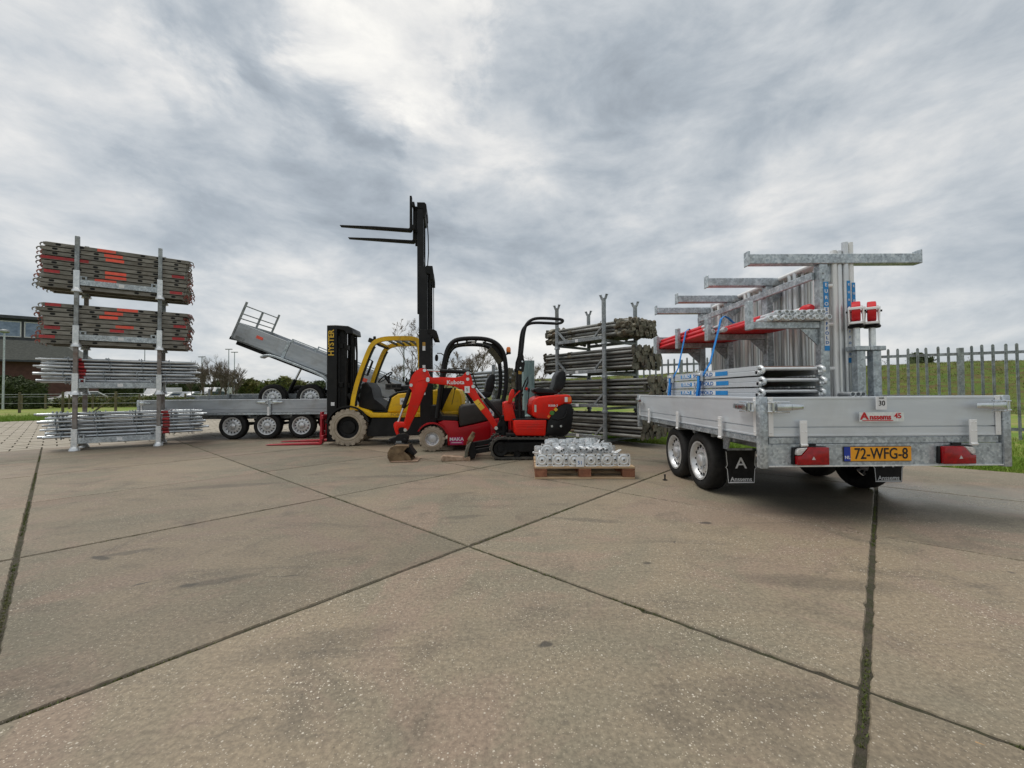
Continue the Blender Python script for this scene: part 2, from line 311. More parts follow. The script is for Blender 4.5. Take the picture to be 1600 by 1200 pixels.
grassm = landmat('meadow_grass', ((.12, .22, .008), (.21, .28, .02), (.32, .28, .09), (.05, .10, .006)), (.12, .6))
dykem = landmat('rough_bank_grass', ((.070, .130, .006), (.13, .17, .014), (.125, .075, .022), (.020, .045, .004)), (.5, 1.2), 1.0, (1, 1, 5.0))
mossm = landmat('mossy_joint_soil', ((.125, .105, .072), (.175, .145, .10), (.085, .095, .03), (.05, .042, .03)), (2.5, 14), 1.0)
bladem = pm('grass_blade', (.13, .25, .012), .7, 0, (.21, .27, .04), 1.5)
mossb = pm('moss_tuft', (.085, .115, .02), .85, 0, (.12, .12, .04), 2)

# ------------------------------------------------------------------ mesh helpers
def frame(d, up=Vector((0, 0, 1))):
    d = d.normalized()
    if abs(d.dot(up)) > .98: up = Vector((0, 1, 0))
    s = d.cross(up).normalized(); return s, s.cross(d).normalized()
class B:
    def __init__(s): s.v = []; s.f = []
    def add(s, vs, fs):
        o = len(s.v); s.v += [tuple(v) for v in vs]; s.f += [tuple(i+o for i in f) for f in fs]; return s
    def box(s, x0, x1, y0, y1, z0, z1):
        return s.add([(x0, y0, z0), (x1, y0, z0), (x1, y1, z0), (x0, y1, z0), (x0, y0, z1), (x1, y0, z1), (x1, y1, z1), (x0, y1, z1)],
                     [(0, 3, 2, 1), (4, 5, 6, 7), (0, 1, 5, 4), (1, 2, 6, 5), (2, 3, 7, 6), (3, 0, 4, 7)])
    def beam(s, a, b, w, h, up=(0, 0, 1), w1=None, h1=None):
        a = Vector(a); b = Vector(b); e, t = frame(b-a, Vector(up)); w1 = w if w1 is None else w1; h1 = h if h1 is None else h1
        vs = []
        for p, ww, hh in ((a, w, h), (b, w1, h1)):
            for i, j in ((-1, -1), (1, -1), (1, 1), (-1, 1)): vs.append(p+e*(ww/2*i)+t*(hh/2*j))
        return s.add(vs, [(3, 2, 1, 0), (4, 5, 6, 7), (0, 1, 5, 4), (1, 2, 6, 5), (2, 3, 7, 6), (3, 0, 4, 7)])
    def cyl(s, a, b, r, r1=None, n=10, caps=True):
        a = Vector(a); b = Vector(b); e, t = frame(b-a); r1 = r if r1 is None else r1; vs = []
        for p, q in ((a, r), (b, r1)):
            for k in range(n): an = 2*math.pi*k/n; vs.append(p+e*(q*math.cos(an))+t*(q*math.sin(an)))
        fs = [(k, (k+1) % n, n+(k+1) % n, n+k) for k in range(n)]
        if caps: fs += [tuple(range(n))[::-1], tuple(range(n, 2*n))]
        return s.add(vs, fs)
    def hollow(s, a, b, r, ri, n=10, depth=.12):
        "tube with open ends"
        a = Vector(a); b = Vector(b); d = (b-a).normalized(); e, t = frame(b-a); vs = []
        for p, q in ((a+d*depth, ri), (a, ri), (a, r), (b, r), (b, ri), (b-d*depth, ri)):
            for k in range(n): an = 2*math.pi*k/n; vs.append(p+e*(q*math.cos(an))+t*(q*math.sin(an)))
        fs = []
        for m in range(5): fs += [(m*n+k, m*n+(k+1) % n, (m+1)*n+(k+1) % n, (m+1)*n+k) for k in range(n)]
        fs += [tuple(range(n)), tuple(range(5*n, 6*n))[::-1]]
        return s.add(vs, fs)
    def tube(s, pts, r, n=8, closed=False):
        pts = [Vector(p) for p in pts]; vs = []; m = len(pts); pe = None
        for i, p in enumerate(pts):
            d = (pts[(i+1) % m]-pts[i-1]) if closed else (pts[min(i+1, m-1)]-pts[max(i-1, 0)])
            e, t = frame(d)
            if pe is not None:
                dn = d.normalized(); e = (pe-dn*pe.dot(dn)).normalized(); t = e.cross(dn).normalized()
            pe = e; rr = r[i] if isinstance(r, (list, tuple)) else r
            for k in range(n): an = 2*math.pi*k/n; vs.append(p+e*(rr*math.cos(an))+t*(rr*math.sin(an)))
        fs = []
        for i in range(m if closed else m-1):
            j = (i+1) % m
            fs += [(i*n+k, i*n+(k+1) % n, j*n+(k+1) % n, j*n+k) for k in range(n)]
        if not closed: fs += [tuple(range(n))[::-1], tuple(range((m-1)*n, m*n))]
        return s.add(vs, fs)
    def strip(s, pts, w, th, axis=(0, 1, 0)):
        "rectangular section (w along axis, th across) swept along pts"
        pts = [Vector(p) for p in pts]; ax = Vector(axis); vs = []; m = len(pts)
        for i, p in enumerate(pts):
            d = (pts[min(i+1, m-1)]-pts[max(i-1, 0)]).normalized(); nn = d.cross(ax).normalized()
            for a_, b_ in ((-1, -1), (1, -1), (1, 1), (-1, 1)): vs.append(p+ax*(w/2*a_)+nn*(th/2*b_))
        fs = []
        for i in range(m-1):
            for k in range(4): fs.append((i*4+k, i*4+(k+1) % 4, (i+1)*4+(k+1) % 4, (i+1)*4+k))
        fs += [(3, 2, 1, 0), tuple(range((m-1)*4, m*4))]
        return s.add(vs, fs)
    def prism(s, poly, y0, y1, axis='y'):
        n = len(poly)
        def P3(p, d): return {'y': (p[0], d, p[1]), 'x': (d, p[0], p[1]), 'z': (p[0], p[1], d)}[axis]
        vs = [P3(p, y0) for p in poly]+[P3(p, y1) for p in poly]
        return s.add(vs, [tuple(range(n)), tuple(range(n, 2*n))[::-1]]+[(k, n+k, n+(k+1) % n, (k+1) % n) for k in range(n)])
    def lathe(s, prof, o, ax, n=24, closed=False, cap0=True):
        "prof: (radius, distance along axis)"
        o = Vector(o); ax = Vector(ax).normalized(); e, t = frame(ax); vs = []; m = len(prof)
        for r, d in prof:
            for k in range(n): an = 2*math.pi*k/n; vs.append(o+ax*d+e*(r*math.cos(an))+t*(r*math.sin(an)))
        fs = []
        for i in range(m if closed else m-1):
            j = (i+1) % m; fs += [(i*n+k, i*n+(k+1) % n, j*n+(k+1) % n, j*n+k) for k in range(n)]
        if not closed: fs += ([tuple(range(n))[::-1]] if cap0 else [])+[tuple(range((m-1)*n, m*n))]
        return s.add(vs, fs)
    def mesh(s, name, mat, bev=0, seg=1, sharp=35):
        me = bpy.data.meshes.new(name); me.from_pydata(s.v, [], s.f)
        bm = bmesh.new(); bm.from_mesh(me); bmesh.ops.recalc_face_normals(bm, faces=bm.faces)
        if bev:
            es = [e for e in bm.edges if len(e.link_faces) == 2 and e.calc_face_angle(0) > R(30)]
            bmesh.ops.bevel(bm, geom=es, offset=bev, segments=seg, affect='EDGES', clamp_overlap=True, profile=.5)
        bm.to_mesh(me); bm.free()
        me.materials.append(mat); me.shade_smooth(); me.set_sharp_from_angle(angle=R(sharp)); return me
    def build(s, name, mat, parent=None, bev=0, seg=1, sharp=35, loc=None, rz=0, label=None):
        return inst(s.mesh(name, mat, bev, seg, sharp), name, parent, loc, rz, label)
def inst(me, name, parent=None, loc=None, rz=0, label=None, rot=None):
    o = bpy.data.objects.new(name, me); COL.objects.link(o)
    if parent: o.parent = parent
    if loc is not None: o.location = loc
    if rz: o.rotation_euler = (0, 0, R(rz))
    if rot: o.rotation_euler = [R(a) for a in rot]
    if label: o['label'] = label
    return o
def tag(o, label, cat, group=None):
    o['label'] = label; o['category'] = cat
    if group: o['group'] = group
    return o
def thing(name, label, cat, loc=(0, 0, 0), rz=0, group=None):
    o = bpy.data.objects.new(name, None); COL.objects.link(o); o.location = loc; o.rotation_euler = (0, 0, R(rz))
    o.empty_display_size = .2
    return tag(o, label, cat, group)
def struct(o, kind='structure'): o['kind'] = kind; return o
def dup(root, loc, rz=0, label=None, group=None):
    def cp(o, par):
        c = o.copy(); COL.objects.link(c)
        if par: c.parent = par
        for ch in o.children: cp(ch, c)
        return c
    r = cp(root, None); r.location = loc; r.rotation_euler = (0, 0, R(rz))
    if label: r['label'] = label
    if group: r['group'] = group
    return r
TXT = {}
def text(body, size, mat, parent, loc, rot=(90, 0, 0), name='lettering', wid=1.0, bold=0., label=None, al='CENTER', line=1.0):
    key = (body, size, mat.name, wid, bold, al, line)
    if key not in TXT:
        c = bpy.data.curves.new('lettering', 'FONT'); c.body = body; c.size = size; c.align_x = al; c.align_y = 'CENTER'
        c.extrude = .0012; c.offset = bold*size; c.space_line = line; c.resolution_u = 3
        o = bpy.data.objects.new('lettering', c); COL.objects.link(o)
        bpy.context.view_layer.update()
        me = bpy.data.meshes.new_from_object(o.evaluated_get(bpy.context.evaluated_depsgraph_get()))
        bpy.data.objects.remove(o); me.materials.clear(); me.materials.append(mat)
        for v in me.vertices: v.co.x *= wid
        TXT[key] = me
    return inst(TXT[key], name, parent, loc, 0, label, rot)
def arc(cx, cz, r, a0, a1, n=10): return [(cx+r*math.cos(R(a0+(a1-a0)*k/n)), cz+r*math.sin(R(a0+(a1-a0)*k/n))) for k in range(n+1)]
def smooth_path(pts, it=2):
    for _ in range(it):
        q = [pts[0]]
        for a, b in zip(pts[:-1], pts[1:]):
            a = Vector(a); b = Vector(b); q += [a.lerp(b, .25), a.lerp(b, .75)]
        q.append(pts[-1]); pts = q
    return pts
def loc2w(O, rz, x, y, z=0):
    c, s_ = math.cos(R(rz)), math.sin(R(rz)); return (O[0]+x*c-y*s_, O[1]+x*s_+y*c, z)
ORD = ['topmost', 'second-highest', 'third-highest', 'fourth-highest', 'fifth-highest', 'sixth-highest', 'seventh-highest', 'eighth-highest', 'ninth-highest', 'lowest']

# ================================================================== the ground
TH = .731759; X0, Y0 = -.2954, 2.75627
CT, ST = math.cos(TH), math.sin(TH)
def gw(i, j): return (X0+2*(i*CT+j*ST), Y0+2*(-i*ST+j*CT))
GRZ = -math.degrees(TH)
# far ground sheet (hole-free, lies below everything)
m = B(); n = 48
vs = [(0, 30, 0)]; fs = []
for k, r in enumerate((12, 40, 120, 400, 1500)):
    for a in range(n): an = 2*math.pi*a/n; vs.append((r*math.cos(an), 30+r*math.sin(an), 0))
fs += [(0, 1+a, 1+(a+1) % n) for a in range(n)]
for k in range(4): fs += [(1+k*n+a, 1+k*n+(a+1) % n, 1+(k+1)*n+(a+1) % n, 1+(k+1)*n+a) for a in range(n)]
m.add(vs, fs); struct(m.build('grass_field', grassm, loc=(0, 0, -.045)))
# soil under slabs
yard = thing('concrete_yard', 'concrete yard of large square slabs with mossy joints', 'yard'); del yard['category']; struct(yard)
m = B()
A_, B_, C_, D_ = gw(-5, -6), gw(7, -6), gw(7, 3), gw(-5, 3)
m.add([(*p, -.006) for p in (A_, B_, C_, D_)], [(0, 1, 2, 3)]); m.build('joint_bed', mossm, yard)
rj = random.Random(3)
ji = {i: .0065+.003*rj.random() for i in range(-5, 8)}; jj = {j: .0065+.003*rj.random() for j in range(-6, 4)}
ji[1] = .0105; jj[-1] = .011; jj[0] = .009; ji[0] = .0085; ji[-5] = .014
ji = {k: v for k, v in ji.items()}
for i in range(-5, 7):
    for j in range(-6, 3):
        u0, u1, v0, v1 = ji[i], 2-ji[i+1], jj[j], 2-jj[j+1]
        near = abs(i) < 4 and abs(j) < 4; ns = 60 if near else 6
        ring = []
        for (ax, ay), (bx, by) in (((u0, v0), (u1, v0)), ((u1, v0), (u1, v1)), ((u1, v1), (u0, v1)), ((u0, v1), (u0, v0))):
            for k in range(ns): t = k/ns; ring.append((ax+(bx-ax)*t, ay+(by-ay)*t))
        cx, cy = (u0+u1)/2, (v0+v1)/2; m = B(); N = len(ring); vs = []
        jit = [abs(rj.gauss(0, .0026))*(2.2 if rj.random() < .06 else 1) if near else 0 for _ in range(N)]
        for z, off in ((-.06, 0), (-.007, 0), (0, .005)):
            for (x, y), g in zip(ring, jit):
                q = 1-(off+abs(g))/1.0; vs.append((cx+(x-cx)*q-1, cy+(y-cy)*q-1, z))
        fs = [tuple(range(2*N, 3*N))]
        for l in range(2): fs += [(l*N+k, l*N+(k+1) % N, (l+1)*N+(k+1) % N, (l+1)*N+k) for k in range(N)]
        m.add(vs, fs); c = gw(i+.5, j+.5)
        o = m.build('concrete_slab', concm, yard, loc=(c[0], c[1], rj.gauss(0, .0012)), rz=GRZ)
        o.rotation_euler = (rj.gauss(0, .0010), rj.gauss(0, .0010), R(GRZ))
# moss and grass tufts growing in the joints
m = B(); rm_ = random.Random(11)
def tuft(m, x, y, z, h, n, sp, rr):
    for _ in range(n):
        a = rr.uniform(0, 6.28); b = rr.uniform(0, sp); px, py = x+b*math.cos(a), y+b*math.sin(a); hh = h*rr.uniform(.5, 1.2); w = .0022+hh*.05
        lx, ly = rr.gauss(0, hh*.45), rr.gauss(0, hh*.45); a2 = rr.uniform(0, 3.14)
        m.add([(px-w*math.cos(a2), py-w*math.sin(a2), z), (px+w*math.cos(a2), py+w*math.sin(a2), z), (px+lx, py+ly, z+hh)], [(0, 1, 2)])
for i in range(-5, 4):
    for k in range(1500 if i in (1, 0) else 500):
        j = rm_.uniform(-2.2, 3); d = rm_.gauss(0, ji[i]/3.2)
        if math.sin(j*5+i*2)+math.sin(j*13.7+i)*.7 < .35: continue
        x, y = gw(i+d/2, j)
        if y < .8: continue
        tuft(m, x, y, -.0065, .009, 3, .007, rm_)
for j in (-1, 0, 1, 2):
    for k in range(1800 if j < 1 else 500):
        i = rm_.uniform(-5, 3.5); d = rm_.gauss(0, jj[j]/3.2)
        if math.sin(i*5.3+j*2)+math.sin(i*11.7+j)*.7 < (-.2 if j < 0 else .25): continue
        x, y = gw(i, j+d/2)
        if y < .8: continue
        tuft(m, x, y, -.0065, .009, 3, .007, rm_)
o = m.build('joint_moss', mossb); tag(o, 'green moss and tiny grass growing in the joints between concrete slabs', 'moss'); struct(o, 'stuff')
# tan block paving left of the yard, laid in strips along the joints
pav = thing('block_paving', 'tan concrete block paving beside the slab yard', 'paving'); del pav['category']; struct(pav)
m = B(); m.add([(*gw(i, j), -.03) for i, j in ((-12, -14), (-5, -14), (-5, 5.2), (-12, 5.2))], [(0, 1, 2, 3)]); m.build('paving_bed', mossm, pav)
m = B(); rp = random.Random(5)
NI, NJ = 35, 48
for a in range(NI):
    for b in range(NJ):
        i0 = -12+a*.2; j0 = -4.4+b*.2+(.1 if a % 2 else 0); g = .006; gi = .020
        z = rp.gauss(0, .0012)
        p = [gw(i0+gi, j0+g), gw(i0+.2-g, j0+g), gw(i0+.2-g, j0+.2-g), gw(i0+gi, j0+.2-g)]
        m.add([(*q, -.05) for q in p]+[(*q, z) for q in p], [(4, 5, 6, 7), (0, 1, 5, 4), (1, 2, 6, 5), (2, 3, 7, 6), (3, 0, 4, 7)])
o = m.build('paving_blocks', paverm, pav); struct(o, 'stuff')
# grass blades along the yard edge and by the fence
m = B(); rg_ = random.Random(9)
for _ in range(42000):
    i = rg_.uniform(-1.5, 7.0); j = 3.0+abs(rg_.gauss(0, 1.1))
    x, y = gw(i, j)
    if y < .5: continue
    h = .05 if j < 3.1 else .085
    tuft(m, x, y, -.045, h*(1+.5*math.sin(x*3)*math.sin(y*2.3)), 3, .05, rg_)
for _ in range(9000):
    j = rg_.uniform(-2.0, 4.5); i = -12-abs(rg_.gauss(0, 1.6)); x, y = gw(i, j); tuft(m, x, y, -.045, .16, 3, .1, rg_)
o = m.build('grass_tufts', bladem); tag(o, 'short green grass along the slab edge and the fence', 'grass'); struct(o, 'stuff')
# little things lying on the slabs
m = B(); m.add([(-.030, -.006, 0), (.028, -.003, 0), (.034, .003, .003), (-.02, .007, .002), (0, 0, .006)], [(0, 1, 4), (1, 2, 4), (2, 3, 4), (3, 0, 4)])
tag(m.build('wood_splinter', cordm, loc=(1.335, 1.205, -.003), rz=-40), 'pale orange wood splinter lying in the joint at lower right', 'splinter')
m = B(); m.lathe([(.001, 0), (.028, 0), (.026, .006), (.009, .010), (.009, .055), (.013, .057), (.012, .066), (.001, .067)], (0, 0, 0), (0, 0, 1), 10)
tag(m.build('rubber_plug', rubber, loc=(1.75, 4.75, .002)), 'small black upright plug on the joint between pallet and big trailer', 'plug')

# ================================================================== the dyke behind
def ridge(t): return (31-.716*t, 25+.698*t)
m = B(); rd = random.Random(4); prof = [(13, -.1), (10.5, .12), (8.5, .55), (6, 1.25), (3.5, 2.0), (1.4, 2.62), (0, 2.78), (-4, 2.8), (-12, .3), (-14, -.1)]
ts = [-40+k*1.5 for k in range(130)]; vs = []
for t in ts:
    x, y = ridge(t); hb = 1+.03*math.sin(t*.13)+.015*math.sin(t*.71)
    for d, z in prof: vs.append((x-.698*d, y-.716*d+rd.gauss(0, .05), z*hb+(rd.gauss(0, .035) if 0 < d < 11 else 0)))
n = len(prof); m.add(vs, [(a*n+k, (a+1)*n+k, (a+1)*n+k+1, a*n+k+1) for a in range(len(ts)-1) for k in range(n-1)])
struct(m.build('grass_dyke', dykem, sharp=80))
m = B()
for _ in range(16000):
    t = rd.uniform(-14, 40); d = rd.uniform(-.5, 12.5); x, y = ridge(t)
    for (d0, z0), (d1, z1) in zip(prof[:-1], prof[1:]):
        if d1 <= d <= d0: z = z0+(z1-z0)*(d0-d)/(d0-d1); break
    hb = 1+.03*math.sin(t*.13)+.015*math.sin(t*.71)
    hgt = .16 if d > .5 else .09
    tuft(m, x-.698*d, y-.716*d, z*hb-.02, hgt, 3, .16, rd)
o = m.build('dyke_grass', leafy); tag(o, 'rough tussocky grass covering the slope of the dyke', 'grass'); struct(o, 'stuff')

# ================================================================== palisade fence
FA, FB = (3.6, 11.98), (12.2, 7.12)
fl = math.hypot(FB[0]-FA[0], FB[1]-FA[1]); frz = math.degrees(math.atan2(FB[1]-FA[1], FB[0]-FA[0]))
fen = thing('palisade_fence', 'galvanised steel palisade fence at the foot of the grass dyke', 'fence', (*FA, -.03), frz)
m = B(); m.prism([(-.023, 0), (.023, 0), (.023, 1.92), (.010, 1.945), (-.010, 1.945), (-.023, 1.92)], -.006, .006); m.box(-.006, .006, -.018, -.006, 0, 1.88)
pk = m.mesh('picket', galvd)
s_post = [0.75+2.75*k for k in range(4)]; s_post = [6.738-2.75, 6.738, 6.738-5.5, 6.738+2.75]
m = B(); m.box(-.045, .045, 0, .09, 0, 1.93); pst = m.mesh('post', galvd, .006)
for k in range(int(fl/.166)):
    s0 = .08+k*.166
    if min(abs(s0-q) for q in s_post) < .06: continue
    q_ = inst(pk, 'picket', fen, (s0+rd.gauss(0, .004), -.03, .02+rd.gauss(0, .006))); q_.rotation_euler = (0, rd.gauss(0, .006), rd.gauss(0, .1))
for q in s_post: inst(pst, 'post', fen, (q, -.03, 0))
for z in (.24, 1.80):
    m = B(); m.box(0, fl, -.02, .02, z-.03, z-.022).box(0, fl, .012, .02, z-.022, z+.03); m.build('rail', galvd, fen)

# ================================================================== brick building at the far left
bl = thing('brick_hall', 'brown brick hall with grey tiled roof and dark glazed upper storey', 'building', (-47.2, 44.5, 0), 218)
# local +x points left in the picture, +y points towards the camera
L_ = 40
def hipface(x): return x
m = B(); m.box(0, L_, -14, 0, 0, 4.75); m.build('brick_wall', brickm, bl)
m = B()
pr = [(-.8, .7), (-.8, -14.7), (L_+.8, -14.7), (L_+.8, .7)]; tp = [(1.6, -3.2), (1.6, -10.8), (L_-3, -10.8), (L_-3, -3.2)]
m.add([(x, y, 4.7) for x, y in pr]+[(x, y, 7.0) for x, y in tp]+[(x, y, 4.55) for x, y in pr],
      [(0, 1, 5, 4), (1, 2, 6, 5), (2, 3, 7, 6), (3, 0, 4, 7), (4, 5, 6, 7), (8, 9, 1, 0), (9, 10, 2, 1), (10, 11, 3, 2), (11, 8, 0, 3), (11, 10, 9, 8)])
rf = m.build('tiled_roof', rooft, bl)
m = B()
for k in range(30):
    t = (k+.5)/30; z = 4.7+2.3*t; y = .7-3.9*t; m.box(-.8+2.4*t, L_+.8-3.8*t, y-.02, y+.06, z-.03, z+.05)
m.build('tile_courses', rooft, rf)
m = B(); m.box(2.2, L_-3.2, -10.6, -3.4, 6.9, 9.3); m.build('upper_storey', darkclad, bl)
m = B(); m.box(1.8, L_-2.6, -11.2, -2.9, 9.3, 9.62); m.build('flat_roof', darkclad, bl)
for k in range(17):
    x = 2.7+k*1.95
    f = B(); f.box(x, x+1.75, -3.4, -3.3, 7.35, 7.45).box(x, x+1.75, -3.4, -3.3, 8.95, 9.05).box(x, x+.09, -3.4, -3.3, 7.45, 8.95).box(x+1.66, x+1.75, -3.4, -3.3, 7.45, 8.95)
    w = f.build('window', offwhite, bl)
    p = B(); p.box(x+.09, x+1.66, -3.38, -3.34, 7.45, 8.95); p.build('pane', glass, w)
m = B(); m.box(-.8, L_+.8, .7, .82, 4.5, 4.68); m.build('gutter', darkclad, bl)

# ================================================================== lamp posts
def lamp(px_x, y, h, lab, head='cyl'):
    t = thing('lamp_post', lab, 'lamp post', (px_x, y, 0), 0, 'slender lamp posts beyond the yard')
    m = B(); m.cyl((0, 0, 0), (0, 0, h), .075, .05, 8); m.build('pole', galv, t)
    m = B()
    if head == 'cyl': m.lathe([(.02, 0), (.22, .02), (.30, .1), (.26, .22), (.05, .3)], (0, 0, h-.05), (0, 0, 1), 12)
    else: m.beam((-.45, 0, h), (.45, 0, h), .14, .1)
    m.build('lamp_head', galvd, t)
def colx(px, y): return (px-800)/642.785*y*1.0
for px, y, h, hd, lab in ((5, 32, 6.0, 'cyl', 'tall lamp post with round head in front of the brick hall'),
        (225.5, 60, 8.5, 'bar', 'thin lamp post seen under the plank stillages of the left tower'),
        (315, 55, 6.1, 'bar', 'shortest lamp post of the three, at the left edge of the bare thicket'),
        (357, 55, 7.1, 'bar', 'tallest lamp post beside the bare thicket, left of the tipping trailer'),
        (366, 57, 6.9, 'bar', 'lamp post nearest the raised tipping trailer'),
        (631, 30, 4.85, 'bar', 'thin dark pole seen through the cab of the yellow forklift')):
    lamp(colx(px, y), y, h, lab, hd)

# ================================================================== bare trees, hedges
def bare_tree(m1, m2, base, h, rr, spread=.5, depth=5, r0=.09, kid=3, upb=.25, rmin=.0055):
    def grow(p, d, ln, r, lv):
        n = 3; pts = [p]; q = Vector(p); dd = Vector(d)
        for k in range(n):
            dd = (dd+Vector((rr.gauss(0, .11), rr.gauss(0, .11), rr.gauss(0, .06)+upb*.12))).normalized(); q = q+dd*(ln/n); pts.append(q.copy())
        (m1 if lv < 2 else m2).tube(pts, [max(rmin, r*(1-.45*i/n)) for i in range(n+1)], 5 if lv < 2 else 3)
        if lv >= depth: return
        for k in range(kid+(1 if lv == 0 else 0)):
            f = rr.uniform(.35, 1.0); i = min(n-1, int(f*n)); pp = pts[i].lerp(pts[i+1], f*n-i) if i < n else pts[-1]
            a = rr.uniform(0, 6.28); s = spread*rr.uniform(.6, 1.3)
            nd_ = (dd+Vector((math.cos(a)*s, math.sin(a)*s, rr.uniform(-.05, .25)))).normalized()
            grow(pp, nd_, ln*rr.uniform(.5, .72), r*.5, lv+1)
    grow(Vector(base), Vector((0, 0, 1)), h*.46, r0, 0)
def tree(x, y, h, seed, lab, depth=5, spread=.5, r0=.08, kid=3, group='bare winter trees behind the machines', leaves=0):
    rr = random.Random(seed); t = thing('bare_tree', lab, 'tree', (x, y, 0), 0, group)
    a, b = B(), B(); bare_tree(a, b, (0, 0, 0), h, rr, spread, depth, r0, kid)
    a.build('trunk', bark, t); b.build('crown', twig, t)
    if leaves:
        c = B()
        for _ in range(leaves):
            v = Vector(rr.choice(b.v)); s = .035
            c.add([v+Vector((rr.gauss(0, s), rr.gauss(0, s), rr.gauss(0, s))) for _ in range(3)], [(0, 1, 2)])
        c.build('withered_leaves', twig, t)
for px, y, h, sd_, lab in (
        (640, 24, 5.6, 1, 'bare tree with withered leaves just left of the raised forklift mast'),
        (617, 27, 4.2, 8, 'small bare tree seen through the yellow forklift cab'),
        (655, 30, 4.6, 21, 'bare tree directly behind the raised forklift mast'),
        (683, 26, 4.2, 2, 'thin bare tree between the mast and the red forklift guard'),
        (712, 24, 3.3, 3, 'bushy bare tree in the left of the red forklift guard opening'),
        (736, 25, 4.4, 4, 'tallest bare tree in the middle of the red forklift guard opening'),
        (763, 25, 4.0, 5, 'bare tree in the right of the red forklift guard opening'),
        (788, 27, 3.7, 6, 'bare tree behind the rear pillar of the red forklift guard'),
        (841, 26, 4.2, 7, 'slim bare tree left of the old prop stillages'),
        (1083, 19, 2.1, 12, 'low bare shrub behind the fence between trailer arms'),
        (1405, 34, 4.0, 13, 'bare shrub on the dyke crest by the castor legs'),
        (1486, 29, 3.6, 14, 'bare shrub on the dyke crest left of the thick fence post')):
    X = colx(px, y)
    t_ = 'bare winter trees behind the machines'
    tree(X, y, h, sd_, lab, 6 if h > 3 and sd_ != 21 else 5, .62, .06, 3, t_, 500 if sd_ in (1, 3) else 0)
# thicket of bare shrubs far left
for k in range(11):
    y = 43+(k % 3)*1.0; px = 303+k*6.5; h = 3.3+1.7*math.sin((k+1)/12*math.pi)+.3*math.sin(k*7)
    tree(colx(px, y), y, h, 50+k, 'bare upright shrub, %s in the far thicket by the lamp posts' % ('first from the left', 'second from the left', 'third from the left', 'fourth from the left', 'fifth from the left', 'in the middle', 'fifth from the right', 'fourth from the right', 'third from the right', 'second from the right', 'last on the right')[k], 5, .30, .07, 4, 'bare shrubs of the far thicket')
def hedge(name, lab, p0, p1, w, h, nleaf, seed, mat=None, cat='hedge', group=None, bumps=.12, ls=.05):
    rr = random.Random(seed); p0 = Vector((*p0, 0)); p1 = Vector((*p1, 0)); d = p1-p0; ln = d.length; rz = math.degrees(math.atan2(d.y, d.x))
    t = thing(name, lab, cat, tuple(p0), rz, group); m = B()
    def top(s): return h*(1+bumps*math.sin(s*1.3+seed)+bumps*.6*math.sin(s*3.7+seed*2))
    for _ in range(nleaf):
        s = rr.uniform(0, ln); q = rr.uniform(0, 1); hh = top(s)
        if q < .45: x, y, z = s, -w/2+rr.gauss(0, .06), rr.uniform(.02, hh)
        elif q < .8: x, y, z = s, rr.uniform(-w/2, w/2), hh+rr.gauss(0, .07)
        elif q < .9: x, y, z = s, w/2+rr.gauss(0, .06), rr.uniform(0, hh)
        else: x, y, z = rr.choice((0, ln))+rr.gauss(0, .06), rr.uniform(-w/2, w/2), rr.uniform(0, hh)
        k = ls*rr.uniform(.6, 1.5); c = Vector((x, y, z)); m.add([c+Vector((rr.gauss(0, k), rr.gauss(0, k), rr.gauss(0, k))) for _ in range(3)], [(0, 1, 2)])
    m.build('foliage', mat or leaf, t)
    m = B(); ns = max(4, int(ln/.6)); vs = []
    for k in range(ns+1):
        s = ln*k/ns; hh = top(s)-.08
        vs += [(s, -w/2+.06, 0), (s, -w/2+.08, hh*.8), (s, -w/4, hh), (s, w/4, hh), (s, w/2-.08, hh*.8), (s, w/2-.06, 0)]
    m.add(vs, [(k*6+q, (k+1)*6+q, (k+1)*6+q+1, k*6+q+1) for k in range(ns) for q in range(5)]+[tuple(range(6)), tuple(range(ns*6, ns*6+6))[::-1]])
    m.build('dark_core', leaf, t)  # solid dark core added behind the leaves
hedge('clipped_hedge', 'dark green hedge in front of the brick hall at far left', (-52, 36.5), (-39.2, 34.0), 1.4, 2.15, 9000, 1, ls=.09)
hedge('clipped_hedge', 'green hedge between the far thicket and the tipping trailer', (-30.0, 46), (-22.8, 46.5), 1.6, 2.4, 5000, 2, leafy, ls=.10)
hedge('clipped_hedge', 'low dark hedge behind the parked cars', (-62, 62), (-38, 62), 1.2, 2.7, 9000, 3, ls=.12)
hedge('scrub', 'brownish scrub along the far side of the field', (-40.5, 36.8), (-23, 37.5), 1.0, .80, 7000, 4, leafy, 'scrub', ls=.06)
hedge('clipped_hedge', 'low hedge on the horizon behind the tipping trailer wheels', (-22.6, 46.5), (-9, 48), 1.6, 2.1, 6000, 6, leaf, ls=.10)
hedge('round_bush', 'dark evergreen bush on the dyke crest behind the fence', (30.2, 31.0), (31.3, 30.8), .9, 3.15, 1600, 7, leaf, 'bush', ls=.07)
# horizon tree line
m = B(); rr = random.Random(77)
for k in range(9000):
    a = R(rr.uniform(-64, 60)); d = rr.uniform(210, 260); c = Vector((d*math.sin(a), d*math.cos(a), rr.uniform(0, 1)**.8*(3.4+2.2*math.sin(a*19)+1.6*math.sin(a*47)+1.0*math.sin(a*131))+.4))
    m.add([c+Vector((rr.gauss(0, .9), rr.gauss(0, .9), rr.gauss(0, .6))) for _ in range(3)], [(0, 1, 2)])
o = m.build('distant_trees', leaf); tag(o, 'dark band of distant trees on the horizon', 'trees'); struct(o, 'stuff')

